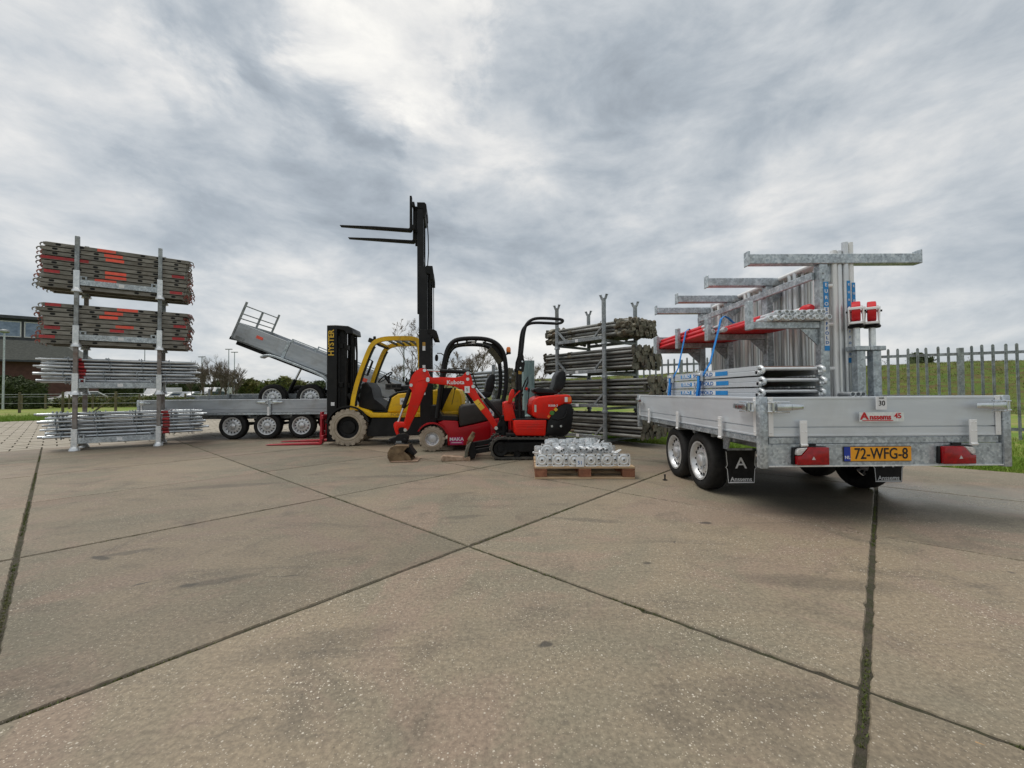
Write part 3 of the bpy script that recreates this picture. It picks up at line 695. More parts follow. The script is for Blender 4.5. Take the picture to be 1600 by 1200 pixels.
# ================================================================== field fence of wooden posts
ff = thing('field_fence', 'low wooden post and wire fence across the field on the left', 'fence', (0, 0, 0), 0)
m = B(); m.cyl((0, 0, -.05), (0, 0, 1.3), .07, .06, 7); fp = m.mesh('post', fencew)
fpts = [(31, 26), (98.5, 25.2), (131.5, 24.6), (181, 25.0), (250, 25.5), (330, 26)]
fw = []
for px, y in fpts: x = colx(px, y); inst(fp, 'post', ff, (x, y, -.03)); fw.append((x, y))
for z in (.55, 1.12):
    m = B(); m.tube([(x, y, z) for x, y in [(-45, 26.5)]+fw], .012, 4); m.build('wire', galvd, ff)
m = B(); m.beam((fw[3][0]+.1, fw[3][1], 1.1), (fw[3][0]-1.3, fw[3][1], .05), .07, .07); m.build('brace', fencew, ff)
ff2 = thing('field_fence', 'second row of fence posts behind the first, in front of the far hedge', 'fence')
for k in range(13): inst(fp, 'post', ff2, (-40.5+k*1.75, 32.4+.12*k, -.15))
m = B(); m.tube([(-41, 32.4, .95), (-19, 34, .95)], .012, 4); m.build('wire', galvd, ff2)

# ================================================================== parked cars far off
def car(x, y, rz, paint, lab, van=False):
    t = thing('parked_car', lab, 'van' if van else 'car', (x, y, 0), rz, 'vehicles parked beyond the field')
    if van: body = [(-2.4, .3), (-2.4, 1.0), (-1.75, 1.2), (-1.2, 2.0), (2.3, 2.05), (2.4, .3)]; gl = [(-1.62, 1.22), (-1.15, 1.85), (-.2, 1.85), (-.2, 1.22)]
    else: body = [(-2.1, .3), (-2.1, .75), (-1.1, .92), (-.5, 1.42), (1.1, 1.45), (1.9, .98), (2.05, .9), (2.1, .3)]; gl = [(-.9, .95), (-.42, 1.34), (1.05, 1.36), (1.6, .98)]
    m = B(); m.prism(body, -.85, .85); m.build('body', paint, t, .06, 2)
    m = B(); m.prism(gl, -.865, .865); m.build('windows', glass, t)
    for wx in (-1.35, 1.35):
        for wy in (-.86, .86):
            m = B(); m.cyl((wx, wy-.09, .32), (wx, wy+.09, .32), .32, n=14); w = m.build('wheel', rubber, t)
            m = B(); m.cyl((wx, wy-.1, .32), (wx, wy+.1, .32), .19, n=10); m.build('rim', rimm, w)
for px, y, rz, p, lab, vn in ((122, 40, 75, carw, 'white car parked by the brick hall, seen left of the plank tower', 0),
        (252, 56, 84, carw, 'white van left end of the far parked row', 1), (270, 54, 70, carw, 'white car second in the far parked row', 0),
        (286, 55, 100, carw, 'white car third in the far parked row', 0), (301, 52, 80, cars_, 'grey car in the middle of the far parked row', 0),
        (319, 54, 76, carw, 'white car below the thicket in the far row', 0), (337, 56, 95, carw, 'white van at the right end of the far row', 1),
        (328, 50, 60, card, 'dark car in front of the far white vehicles', 0)):
    car(colx(px, y), y, rz, p, lab, vn)
m = B(); m.lathe([(.35, 0), (.42, .1), (.40, 1.5), (.33, 1.62), (.3, 1.96), (.05, 2.0)], (0, 0, 0), (0, 0, 1), 14)

# ================================================================== left stillage tower
def shared(fn):
    c = {}
    def g(*a):
        if a not in c: c[a] = fn(*a)
        return c[a]
    return g
@shared
def sl_sleeve():
    m = B(); m.box(-.042, .042, -.042, .042, .05, .40); m.lathe([(.02, .09), (.045, .085), (.075, .025), (.078, 0), (.02, 0)], (0, 0, 0), (0, 0, 1), 12); return m.mesh('post_foot', galvb, .004)
@shared
def sl_tube(h, nm): 
    m = B(); m.box(-.031, .031, -.031, .031, .40, h); return m.mesh('post', {'p': post_brown, 'g': galvd}[nm], .004)
@shared
def sl_beam(L):
    m = B(); m.box(.043, L-.043, -.025, .025, .13, .235)
    for x in (.09, L-.09):
        m.box(x-.045, x-.022, -.024, .024, .235, .30).box(x+.022, x+.045, -.024, .024, .235, .30).box(x-.022, x+.022, -.024, .024, .28, .30)
    return m.mesh('long_beam', galv, .004)
@shared
def sl_cross(Wd):
    m = B(); m.box(-.025, .025, .043, Wd-.043, .06, .14).beam((0, .05, .30), (0, .2, .11), .03, .03).beam((0, Wd-.05, .30), (0, Wd-.2, .11), .03, .03)
    return m.mesh('cross_beam', galvd, .004)
stk_m = B().box(-.04, .04, -.002, 0, -.03, .03).mesh('lot_sticker', white)
lot_t = None
def left_stillage(z0, h, lab, O, rz, L=1.18, Wd=.64, kinds='ppgp'):
    t = thing('stacking_stillage', lab, 'stillage', (O[0], O[1], z0), rz, 'galvanised stillages of the left tower')
    for k, (x, y) in enumerate(((0, 0), (L, 0), (L, Wd), (0, Wd))):
        p = inst(sl_tube(h, kinds[k]), 'post', t, (x, y, 0)); inst(sl_sleeve(), 'post_foot', p)
    for y in (0, Wd): inst(sl_beam(L), 'long_beam', t, (0, y, 0))
    for x in (0, L): inst(sl_cross(Wd), 'cross_beam', t, (x, 0, 0))
    s = inst(stk_m, 'lot_sticker', t, (L*.52, -.026, .185))
    return t
LO, LRZ = (-8.07, 7.60), 34.6
lz = (0, 1.03, 1.92, 2.945); lh = (1.03, .89, 1.025, 1.04)
for k, lab in enumerate(('bottom galvanised stillage of the left tower, full of ledger tubes', 'second galvanised stillage from the ground in the left tower, under the lower planks',
                         'third galvanised stillage from the ground in the left tower, holding the lower planks', 'topmost galvanised stillage of the left tower, holding the upper planks')):
    left_stillage(lz[k], lh[k], lab, LO, LRZ, kinds=('pppp', 'pppg', 'gggp', 'gggg')[k])
# ring-lock ledger tubes
@shared
def led_tube(L, var):
    m = B(); r = .0262; m.hollow((-L/2+.16, 0, 0), (L/2, 0, 0), r, .019, 10); m.cyl((-L/2, 0, 0), (-L/2+.2, 0, 0), .017, .0175, 8)
    return m.mesh('tube', tubem)
rosette = B().lathe([(.024, -.004), (.055, -.004), (.058, 0), (.055, .004), (.024, .004)], (0, 0, 0), (1, 0, 0), 10).mesh('rosette', galv)
band_s = B().lathe([(.0266, -.055), (.0272, -.055), (.0272, .055), (.0266, .055)], (0, 0, 0), (1, 0, 0), 10, True).mesh('red_band', redpaint)
rt = random.Random(21)
def tube_load(z0, rows, cols, x0, L, lab, grp, ros, band, O, rz, Wd=.64, pitch=.072, jit=.05):
    for r in range(rows):
        for c in range(cols):
            y = .075+(Wd-.15)*(c+(.0 if r % 2 == 0 else .5))/(cols-.5); dx = rt.gauss(0, jit)
            if r % 2: dx += .06
            z = z0+.262+r*pitch+rt.gauss(0, .002)
            p = loc2w(O, rz, x0+L/2+dx, y, z)
            lb = '%s front tube in the %s' % (ORD[rows-1-r], lab.split(' in the ')[1]) if c == 0 else lab
            t = thing('scaffold_tube', lb, 'scaffold tube', p, rz+rt.gauss(0, .35), grp)
            t.rotation_euler[1] = rt.gauss(0, .003)
            b = inst(led_tube(L, 0), 'tube', t)
            if rt.random() < .5: b.rotation_euler = (0, 0, math.pi)
            for q in ros: inst(rosette, 'rosette', t, (-L/2+q*L+rt.gauss(0, .012), 0, 0))
            for q in band:
                if c < 2 or rt.random() < .4: inst(band_s, 'red_band', t, (-L/2+q*L+rt.gauss(0, .02)-dx, 0, 0))
tube_load(lz[0], 7, 6, -.46, 2.30, 'rosette tube in the bottom stillage of the left tower', 'tubes in the bottom stillage of the left tower', (.10, .32, .56, .80, .93), (.76,), LO, LRZ, pitch=.069, jit=.045)
tube_load(lz[1], 7, 6, -.52, 2.24, 'galvanised tube in the second stillage of the left tower', 'tubes in the second stillage of the left tower', (.17, .41, .62, .81), (.25,), LO, LRZ, pitch=.066, jit=.035)
# steel planks
PW, PH, PL = .30, .071, 2.10
m = B(); hl = PL/2-.03
m.prism([(-PW/2-.008, 0), (-PW/2-.008, .009), (-PW/2, .010), (-PW/2, .066), (-PW/2+.006, PH), (PW/2-.006, PH), (PW/2, .066), (PW/2, .010), (PW/2+.008, .009), (PW/2+.008, 0), (PW/2-.02, 0), (PW/2-.02, .006), (PW/2-.006, .006), (PW/2-.006, .068), (-PW/2+.006, .068), (-PW/2+.006, .006), (-PW/2+.02, .006), (-PW/2+.02, 0)], -hl, hl, 'x')
m.box(-hl-.004, -hl+.02, -PW/2+.01, PW/2-.01, .01, .07).box(hl-.02, hl+.004, -PW/2+.01, PW/2-.01, .01, .07)
plank_me = m.mesh('deck_plate', plankm)
m = B()
for x in (-.86, -.62, -.56, -.32, .30, .54, .60, .86):
    for s_ in (-1, 1):
        y0, y1 = sorted((s_*(PW/2-.001), s_*(PW/2+.0012)))
        m.prism([(x+a*1.35, .038+b*1.5) for a, b in ((-.026, -.006), (-.016, -.013), (.016, -.013), (.026, -.006), (.026, .006), (.016, .013), (-.016, .013), (-.026, .006))], y0, y1)
slots_me = m.mesh('side_slots', blackm)
m = B(); m.tube([(0, 0, .05), (.03, 0, .058), (.062, 0, .05), (.078, 0, .028), (.074, 0, .004), (.060, 0, -.006)], [.011, .011, .011, .010, .008, .005], 6)
m.beam((-.01, -.014, .045), (.035, -.014, .045), .006, .05).beam((-.01, .014, .045), (.035, .014, .045), .006, .05)
hook_r = m.mesh('hook', hookm)
hook_g = bpy.data.meshes.new_from_object(bpy.data.objects.new('tmp_hook', hook_r)); hook_g.materials.clear(); hook_g.materials.append(plankm); hook_g.name = 'hook'
def pmark(w, mat, nm='paint_mark'):
    m = B(); m.box(-w/2, w/2, -PW/2-.0022, -PW/2+.004, .011, .066); return m.mesh(nm, mat)
marks = {(w, c): pmark(w, mt) for w in (.20, .26, .30, .62) for c, mt in (('o', orange), ('r', redpaint))}
def plank(p, rz, lab, grp, mark=None, redend=False, slots=True, tilt=0):
    t = thing('steel_plank', lab, 'scaffold plank', p, rz, grp); t.rotation_euler[0] = tilt
    inst(plank_me, 'deck_plate', t)
    if slots: inst(slots_me, 'side_slots', t)
    for sx in (-1, 1):
        for sy in (-.1, .1):
            h = inst(hook_r if rt.random() < .6 else hook_g, 'hook', t, (sx*(hl), sy, 0)); h.rotation_euler = (0, rt.gauss(0, .05), 0 if sx > 0 else math.pi)
    if mark: inst(marks[mark[1:]], 'paint_mark', t, (mark[0], 0, 0))
    if redend: inst(marks[(.20, 'r')], 'paint_mark', t, (redend*(PL/2-.15), 0, 0))
def plank_load(z0, n, tier, pitch, mk, reds):
    for r in range(n):
        for c in range(2):
            z = z0+.05+r*pitch; idx = n-1-r; m_ = mk.get(idx) if c == 0 else None; dx = rt.gauss(0, .022)-(.0 if r > 1 else .02)
            if r > n-3 and tier == 'upper': dx += 0
            p = loc2w(LO, LRZ, .57+dx, .165+c*.315, z)
            if c == 0:
                look = {'o': ', orange paint mark', 'r': ', red paint strip'}[m_[2]] if m_ else ', unmarked middle'
                lab = '%s front plank in the %s plank stillage of the left tower%s' % (ORD[idx], tier, look)
            else: lab = 'grey steel plank in the rear column of the %s plank stillage' % tier
            plank(p, LRZ+rt.gauss(0, .30), lab, 'steel planks in the %s stillage of the left tower' % tier, m_, reds.get(idx) if c == 0 else (rt.choice((0, 1))), slots=(idx % 4 != 3) or c)
plank_load(lz[3], 10, 'upper', .0835, {0: (-.22, .26, 'o'), 1: (-.08, .26, 'o'), 2: (-.06, .26, 'o'), 3: (-.72, .62, 'r'), 5: (-.06, .30, 'o'), 6: (-.05, .30, 'o'), 7: (-.16, .30, 'o')}, {4: 1, 6: -1, 8: 1})
plank_load(lz[2], 9, 'lower', .0835, {0: (.10, .30, 'o'), 1: (-.02, .26, 'o'), 2: (-.12, .26, 'o'), 4: (.05, .26, 'o'), 5: (-.04, .20, 'r'), 7: (-.05, .30, 'o')}, {0: -1, 3: 1, 5: -1, 6: 1, 7: -1})

# ================================================================== prop stillages on the right of the excavator, and behind the red forklift
@shared
def pr_post(h, fork):
    m = B(); m.cyl((0, 0, .03), (0, 0, h), .042, n=12); m.lathe([(.02, .06), (.05, .055), (.065, .0), (.02, 0)], (0, 0, 0), (0, 0, 1), 8)
    if fork:
        m.beam((-.035, 0, h-.02), (-.075, 0, h+.07), .05, .012, (0, 1, 0)).beam((.035, 0, h-.02), (.075, 0, h+.07), .05, .012, (0, 1, 0)).box(-.09, -.06, -.03, .03, h+.06, h+.07).box(.06, .09, -.03, .03, h+.06, h+.07)
    return m.mesh('post', galvd, 0)
def prop_stillage(O, rz, z0, h, L, Wd, fork, lab, grp, sticker=True):
    t = thing('prop_stillage', lab, 'stillage', (O[0], O[1], z0), rz, grp)
    for x, y in ((0, 0), (L, 0), (L, Wd), (0, Wd)): inst(pr_post(h, fork), 'post', t, (x, y, 0))
    for y in (0, Wd):
        m = B(); m.box(.04, L-.04, y-.025, y+.025, .10, .165); bm_ = m.build('long_beam', galvd, t, .004)
        for a, b in ((.04, .24), (L-.04, L-.24)):
            g = B(); g.beam((a, y, .36), (b, y, .165), .04, .035); g.build('gusset', galvd, bm_)
    for x in (0, L):
        m = B(); m.box(x-.025, x+.025, .04, Wd-.04, .05, .10); m.build('cross_beam', galvd, t)
    if sticker: inst(stk_m, 'lot_sticker', t, (L*.46, -.027, .135))
    return t
@shared
def prop_tube(L):
    m = B(); m.hollow((-L/2, 0, 0), (L*.18, 0, 0), .030, .026, 10, .02); m.cyl((L*.1, 0, 0), (L/2, 0, 0), .0245, n=10); return m.mesh('tube', tubem if L == 2.55 else propm)
plate_m = B().prism([(-.06, -.045), (-.045, -.06), (.045, -.06), (.06, -.045), (.06, .045), (.045, .06), (-.045, .06), (-.06, .045)], -.004, .004, 'x').mesh('end_plate', propd)
collar_m = B().cyl((-.05, 0, 0), (.05, 0, 0), .037, n=10).tube([(-.02, .03, 0), (0, .075, .01), (.03, .06, 0), (.05, .03, 0)], .006, 5).mesh('collar', propd)
m = B(); m.prism([(-.05, -.02), (.0, -.05), (.06, -.04), (.085, .0), (.05, .045), (-.02, .05)], -.02, .02); m.cyl((-.09, 0, 0), (-.03, 0, 0), .034, n=8); flap_m = m.mesh('wedge_head', propd, .004)
rq = random.Random(31)
def prop_load(O, rz, z0, rows, cols, Wd, xa, L, lab, grp, pitch=.082, head=False, plates=True, ymargin=.09):
    for r in range(rows):
        for c in range(cols):
            y = ymargin+(Wd-2*ymargin)*(c+(0 if r % 2 == 0 else .5))/(cols-.5); dx = rq.gauss(0, .035)
            z = z0+.168+.032+r*pitch+rq.gauss(0, .004)
            lb = '%s front prop in the %s' % (ORD[rows-1-r], lab.split(' in the ')[1]) if c == 0 else lab
            t = thing('steel_prop', lb, 'steel prop', loc2w(O, rz, xa+L/2+dx, y, z), rz+rq.gauss(0, .4), grp)
            flip = rq.random() < .5
            b = inst(prop_tube(L), 'tube', t)
            if flip: b.rotation_euler = (0, 0, math.pi)
            for s in (-1, 1):
                if plates:
                    e = inst(plate_m, 'end_plate', t, (s*(L/2+.004), 0, 0)); e.rotation_euler = (rq.uniform(0, .5), 0, 0)
                if head:
                    for kk in range(3):
                        e = inst(flap_m, 'wedge_head', t, (s*(L/2-.02-kk*.10-rq.uniform(0, .05)), rq.gauss(0, .012), rq.gauss(0, .012))); e.rotation_euler = (rq.uniform(0, 6), rq.gauss(0, .3), 0 if s > 0 else math.pi); e.scale = (1.15,)*3
            cl = inst(collar_m, 'collar', t, ((-.18 if flip else .18)*L, 0, 0)); cl.rotation_euler = (rq.uniform(0, 6), 0, 0)
RO, RRZ = (.99, 8.95), -49.5
rz_ = (0, .62, 1.30, 1.95); rh_ = (.62, .68, .65, .90)
rl = ('bottom prop stillage right of the excavator', 'second prop stillage up right of the excavator, with the longest props',
      'third prop stillage up right of the excavator, with plated prop ends', 'topmost prop stillage right of the excavator, with a tangle of wedge heads')
for k in range(4): prop_stillage(RO, RRZ, rz_[k], rh_[k], 1.25, 1.08, k == 3, rl[k], 'prop stillages right of the excavator')
for k, (rw, cl, xa, L, hd) in enumerate(((6, 9, -.45, 2.45, False), (7, 9, -.92, 3.05, False), (6, 9, -.45, 2.30, False), (4, 9, -.38, 2.15, True))):
    prop_load(RO, RRZ, rz_[k], rw, cl, 1.08, xa, L, 'old prop in the ' + rl[k].split(', with')[0], 'props in the ' + rl[k].split(', with')[0], (.071, .071, .069, .075)[k], hd, True)
QO, QRZ = (-1.28, 11.85), -54
rl2 = ('lower prop stillage seen through the red forklift guard', 'upper prop stillage seen through the red forklift guard')
for k, z0 in enumerate((.05, .90)):
    prop_stillage(QO, QRZ, z0, .85, 1.35, 1.0, False, rl2[k], 'prop stillages behind the red forklift', False)
    prop_load(QO, QRZ, z0, 6, 7, 1.0, -.75, 2.55, 'grey steel prop in the ' + rl2[k], 'props in the ' + rl2[k], .098, False, True)
# tall wrapped bundle between excavator bar and props
t = thing('wrapped_bundle', 'tall teal-grey wrapped bundle standing behind the excavator levers', 'bundle', (.37, 9.35, 0), 12)
m = B(); rr = random.Random(2); prof = []
for q in range(14):
    z = .50+q*1.24/13; ring = []
    for k in range(28):
        a = 2*math.pi*k/28; s_ = .13*(1+.03*math.sin(k*2.6+q*.15)+rr.gauss(0, .006)); cc, ss = math.cos(a), math.sin(a)
        f = 1/max(abs(cc), abs(ss)); f = min(f, 1.22); ring.append((s_*f*cc, s_*f*ss, z))
    prof.append(ring)
vs = [v for r in prof for v in r]; m.add(vs, [(q*28+k, q*28+(k+1) % 28, (q+1)*28+(k+1) % 28, (q+1)*28+k) for q in range(13) for k in range(28)]+[tuple(range(28))[::-1], tuple(range(13*28, 14*28))])
m.build('wrap', teal, t)
m = B(); m.lathe([(.05, 0), (.17, .02), (.20, .15), (.18, .33), (.20, .45), (.15, .54), (.05, .56)], (0, 0, 0), (0, 0, 1), 12); m.build('base_bag', teal, t)

# ================================================================== trailers
def trailer_wheel(t, x, y, r, w, side, name='wheel'):
    "axis along x; side=-1 means outer face towards -x"
    g = thing('tmp', '', '', (x, y, r)); del g['label'], g['category']; g.name = name; g.parent = t
    hw = w/2; ri = r*.66
    m = B(); m.lathe([(ri, -hw*.8), (ri+.012, -hw*.92), (r*.86, -hw), (r*.965, -hw*.86), (r, -hw*.62), (r, hw*.62), (r*.965, hw*.86), (r*.86, hw), (ri+.012, hw*.92), (ri, hw*.8)], (0, 0, 0), (1, 0, 0), 36, True)
    for q in (-.38, 0, .38): m.lathe([(r*1.001, hw*(q-.03)), (r*1.001, hw*(q+.03)), (r*.985, hw*q)], (0, 0, 0), (1, 0, 0), 36, True)
    m.build('tyre', rubber, g, sharp=50)
    s = side; m = B()
    m.lathe([(ri+.006, s*hw*.98), (ri-.012, s*hw*.95), (ri-.022, s*hw*.55), (ri*.82, s*hw*.42), (ri*.62, s*hw*.62), (ri*.46, s*hw*.62), (ri*.40, s*hw*.40), (ri*.33, s*hw*.42), (ri*.31, s*hw*.85), (ri*.22, s*hw*.98), (.001, s*hw*1.0)], (0, 0, 0), (1, 0, 0), 30, cap0=False)
    rm = m.build('rim', rimm, g, sharp=40)
    m = B(); n = 14
    for k in range(n):
        a = 2*math.pi*k/n; rr_ = ri*.73; c = Vector((s*hw*.555, rr_*math.cos(a), rr_*math.sin(a))); d = Vector((0, math.cos(a), math.sin(a))); e = Vector((0, -d.z, d.y))
        m.add([c+d*(ri*.10)*math.cos(b)+e*(ri*.055)*math.sin(b)+Vector((s*.004*1, 0, 0)) for b in [2*math.pi*i/8 for i in range(8)]]+[c+d*(ri*.10)*math.cos(b)+e*(ri*.055)*math.sin(b)-Vector((s*.02, 0, 0)) for b in [2*math.pi*i/8 for i in range(8)]],
              [tuple(range(8)), tuple(range(8, 16))]+[(i, (i+1) % 8, 8+(i+1) % 8, 8+i) for i in range(8)])
    struct(m.build('rim_slots', blackm, rm), 'stuff')
    m = B()
    for k in range(5):
        a = 2*math.pi*k/5+.3; y_, z_ = ri*.40*math.cos(a), ri*.40*math.sin(a); m.cyl((s*hw*.35, y_, z_), (s*hw*.62, y_, z_), .010, n=6)
    m.build('wheel_bolts', chrome, rm)
    return g
def latch(t, P, d, n_, L=.21):
    "over-centre lever: P corner point, d direction along board, n_ outward normal"
    P = Vector(P); d = Vector(d); n_ = Vector(n_); g = thing('x', '', '', tuple(P)); del g['label'], g['category']; g.name = 'latch'; g.parent = t
    m = B(); Z = Vector((0, 0, 1))
    m.beam(d*.0+n_*.012, d*.10+n_*.012, .07, .012, tuple(n_)); m.build('latch_plate', galvb, g, .003)
    m = B(); m.beam(d*.05+n_*.036, d*L*.75+n_*.042, .056, .020, tuple(n_), .050, .020); m.beam(d*L*.75+n_*.042, d*(L+.05)+n_*.024, .050, .020, tuple(n_), .036, .014); m.build('lever', chrome, g, .005, 2)
    m = B(); m.tube([d*-.01+n_*.02+Z*.034, d*.06+n_*.035+Z*.038, d*.15+n_*.035+Z*.038], .006, 6).tube([d*-.01+n_*.02-Z*.034, d*.06+n_*.035-Z*.038, d*.15+n_*.035-Z*.038], .006, 6)
    m.cyl(d*.03+n_*.03-Z*.03, d*.03+n_*.03+Z*.03, .010, n=8); m.build('latch_loop', chrome, g)
    return g
def flatbed(lab, loc, rz, L, Wd, axles, r, pan, hinges, deck=.655, top=.97, wheel_inset=.02, mid_posts=()):
    t = thing('flatbed_trailer', lab, 'trailer', loc, rz)
    # floor and frame
    m = B(); m.box(.05, Wd-.05, .05, L-.05, deck-.02, deck+.008); m.build('deck', plastic, t)
    fz0, fz1 = deck-.045, deck+.004
    for nm, b in (('side_rail', (0.004, .05, .06, L-.06, fz0, fz1)), ('side_rail', (Wd-.05, Wd-.004, .06, L-.06, fz0, fz1)), ('end_rail', (.06, Wd-.06, .004, .05, fz0, fz1)), ('end_rail', (.06, Wd-.06, L-.05, L-.004, fz0, fz1))):
        m = B(); m.box(*b); m.build(nm, galv, t, .003)
    for x in (.30, Wd-.36):
        m = B(); m.box(x, x+.06, .1, L+.05, deck-.15, deck-.05); m.build('chassis_beam', galvd, t, .004)
    for y in [.5+k*(L-1)/5 for k in range(6)]:
        m = B(); m.box(.06, Wd-.06, y-.02, y+.02, deck-.085, deck-.046); m.build('cross_member', galvd, t)
    # boards with a groove and rounded lips
    zb, zt, zg = deck+.012, top, deck+.085
    def board(nm, a, b, nrm):
        a = Vector((*a, 0)); b = Vector((*b, 0)); nn = Vector((*nrm, 0)); d = (b-a).normalized(); m = B()
        sec = [(0, zb), (.024, zb), (.024, zb+.012), (.021, zb+.014), (.021, zg-.007), (.008, zg-.006), (.008, zg+.002), (.021, zg+.003), (.021, zt-.02), (.025, zt-.018), (.025, zt-.004), (.021, zt), (0, zt)]
        vs = [a+nn*(q-.024)+Vector((0, 0, z)) for q, z in sec]+[b+nn*(q-.024)+Vector((0, 0, z)) for q, z in sec]; n = len(sec)
        m.add(vs, [tuple(range(n)), tuple(range(n, 2*n))]+[(k, (k+1) % n, n+(k+1) % n, n+k) for k in range(n)])
        return m.build(nm, pan, t, sharp=25)
    bs = [board('side_board', (-.002, .045), (-.002, L-.045), (-1, 0)), board('side_board', (Wd+.002, .045), (Wd+.002, L-.045), (1, 0)),
          board('tailboard', (.045, -.002), (Wd-.045, -.002), (0, -1)), board('headboard', (.045, L+.002), (Wd-.045, L+.002), (0, 1))]
    # end caps of the boards
    for (x, y, sx, sy) in ((.05, -.005, 1, 0), (Wd-.05, -.005, -1, 0)):
        m = B(); x0, x1 = sorted((x, x+sx*.04)); m.box(x0, x1, -.009, -.001, zb+.002, zt-.001)
        for z in (zb+.03, zt-.03): m.cyl((x+sx*.02, -.013, z), (x+sx*.02, -.008, z), .006, n=8)
        m.build('end_cap', alub, bs[2], .002)
    for x in (-.005, Wd+.005):
        for y, sy in ((.05, 1), (L-.05, -1)):
            s_ = -1 if x < 0 else 1; m = B(); y0, y1 = sorted((y, y+sy*.04)); x0, x1 = sorted((x-.004*s_, x+.004*s_)); m.box(x0, x1, y0, y1, zb+.002, zt-.001)
            for z in (zb+.03, zt-.03): m.cyl((x, y+sy*.02, z), (x+.008*s_, y+sy*.02, z), .006, n=8)
            m.build('end_cap', alub, bs[0 if x < 0 else 1], .002)
    for x, y in ((.012, .012), (Wd-.012, .012), (.012, L-.012), (Wd-.012, L-.012)):
        m = B(); m.box(x-.03, x+.03, y-.03, y+.03, .425 if y < 1 else .5, top+.004); m.build('corner_post', galv, t, .008, 2)
    for x, s_ in ((-.025, -1), (Wd+.025, 1)):
        for y in mid_posts:
            m = B(); x0, x1 = sorted((x-s_*.01, x+s_*.012)); m.box(x0, x1, y-.03, y+.03, deck-.05, top+.004); m.build('side_post', galv, t, .005)
    hm = B(); hm.box(-.026, .026, -.016, -.002, deck-.058, deck+.135)
    for z in (deck+.05, deck+.115):
        for x in (-.015, .015): hm.cyl((x, -.020, z), (x, -.015, z), .006, n=6)
    hm.cyl((-.026, -.012, deck-.05), (.026, -.012, deck-.05), .012, n=8); hme = hm.mesh('hinge', alub, .002)
    for x in hinges: inst(hme, 'hinge', t, (x, -.026, 0))
    for k in range(3):
        y = .55+k*(L-1.1)/2
        inst(hme, 'hinge', t, (-.026, y, 0), -90); inst(hme, 'hinge', t, (Wd+.026, y, 0), 90)
    zl = deck+.24
    latch(t, (.03, -.028, zl), (1, 0, 0), (0, -1, 0)); latch(t, (Wd-.03, -.028, zl), (-1, 0, 0), (0, -1, 0))
    for x, nx in ((-.028, -1), (Wd+.028, 1)):
        latch(t, (x, .03, zl), (0, 1, 0), (nx, 0, 0)); latch(t, (x, L-.03, zl), (0, -1, 0), (nx, 0, 0))
        for y in mid_posts: latch(t, (x, y-.03, zl), (0, -1, 0), (nx, 0, 0)); latch(t, (x, y+.03, zl), (0, 1, 0), (nx, 0, 0))
    for y in axles:
        trailer_wheel(t, .03+wheel_inset+.09, y, r, .185, -1); trailer_wheel(t, Wd-.03-wheel_inset-.09, y, r, .185, 1)
        m = B(); m.cyl((.2, y, r), (Wd-.2, y, r), .035, n=10); m.build('axle', galvd, t)
    m = B()
    for x in (.33, Wd-.33): m.beam((x, axles[0]-.35, r+.05), (x, axles[-1]+.35, r+.05), .06, .05)
    m.build('suspension_beam', blackm, t)
    # drawbar
    m = B(); m.beam((.35, L-.1, deck-.13), (Wd/2-.03, L+1.15, .48), .08, .06).beam((Wd-.35, L-.1, deck-.13), (Wd/2+.03, L+1.15, .48), .08, .06); m.build('drawbar', galv, t, .006)
    m = B(); m.cyl((Wd/2+.12, L+.75, .03), (Wd/2+.12, L+.75, .85), .028, n=10).cyl((Wd/2+.09, L+.75, .11), (Wd/2+.15, L+.75, .11), .1, n=14); m.build('jockey_wheel', galvd, t)
    return t
BT = flatbed('silver tandem-axle flatbed trailer at right, loaded with scaffold frames and red tubes', (1.912, 3.165, 0), .45, 2.98, 1.90, (1.17, 1.80), .295, panel, (.30, 1.60))
Wd = 1.90
# rear light panel
m = B(); m.prism([(.045, .445), (Wd-.045, .445), (Wd-.045, .607), (.045, .607)], -.004, .02); lp = m.build('light_panel', galv, BT, .002)
m = B(); m.box(.045, Wd-.045, -.012, .02, .436, .446); m.build('panel_lip', galvb, lp)
for x0, mir in ((.225, 1), (1.345, -1)):
    g = bpy.data.objects.new('light_cluster', None); COL.objects.link(g); g.parent = BT; g.location = (x0+.13, -.006, .525)
    m = B(); m.prism([(-.135, -.07), (.13, -.07), (.13, .066), (.0, .072), (-.13, .060)], -.02, .01); m.build('housing', plastic, g, .004)
    m = B(); p = [(-.120, -.068), (.122, -.068), (.122, .064), (-.03, .064), (-.085, .0), (-.12, .0)]
    if mir < 0: p = [(-a, b) for a, b in p]
    m.prism(p, -.052, -.018); m.build('red_lens', lens, g, .006, 2)
    m = B(); p = [(-.120, .006), (-.088, .006), (-.037, .062), (-.10, .058), (-.12, .04)]
    if mir < 0: p = [(-a, b) for a, b in p]
    m.prism(p, -.048, -.018); m.build('clear_lens', lensw, g, .004)
    m = B(); m.prism([(-.012, -.028), (.014, -.028), (.001, -.004)], -.0545, -.0515); m.build('reflector_triangle', lensw, g)
    m = B(); m.box(-.02, .05, -.012, .012, .07, .088); m.build('bracket', plastic, g)
# number plate
g = bpy.data.objects.new('number_plate', None); COL.objects.link(g); g.parent = BT; g.location = (.882, -.008, .531)
m = B(); m.box(-.262, .262, -.006, .002, -.058, .058); m.build('plate_back', ink, g, .003)
m = B(); m.box(-.212, .258, -.009, -.005, -.054, .054); m.build('plate_face', plateo, g, .002)
m = B(); m.box(-.259, -.2125, -.009, -.005, -.054, .054); m.build('country_band', navy, g)
text('72-WFG-8', .118, ink, g, (.023, -.010, -.0005), wid=.80, bold=.010)
text('NL', .034, white, g, (-.236, -.010, -.026), bold=.01)
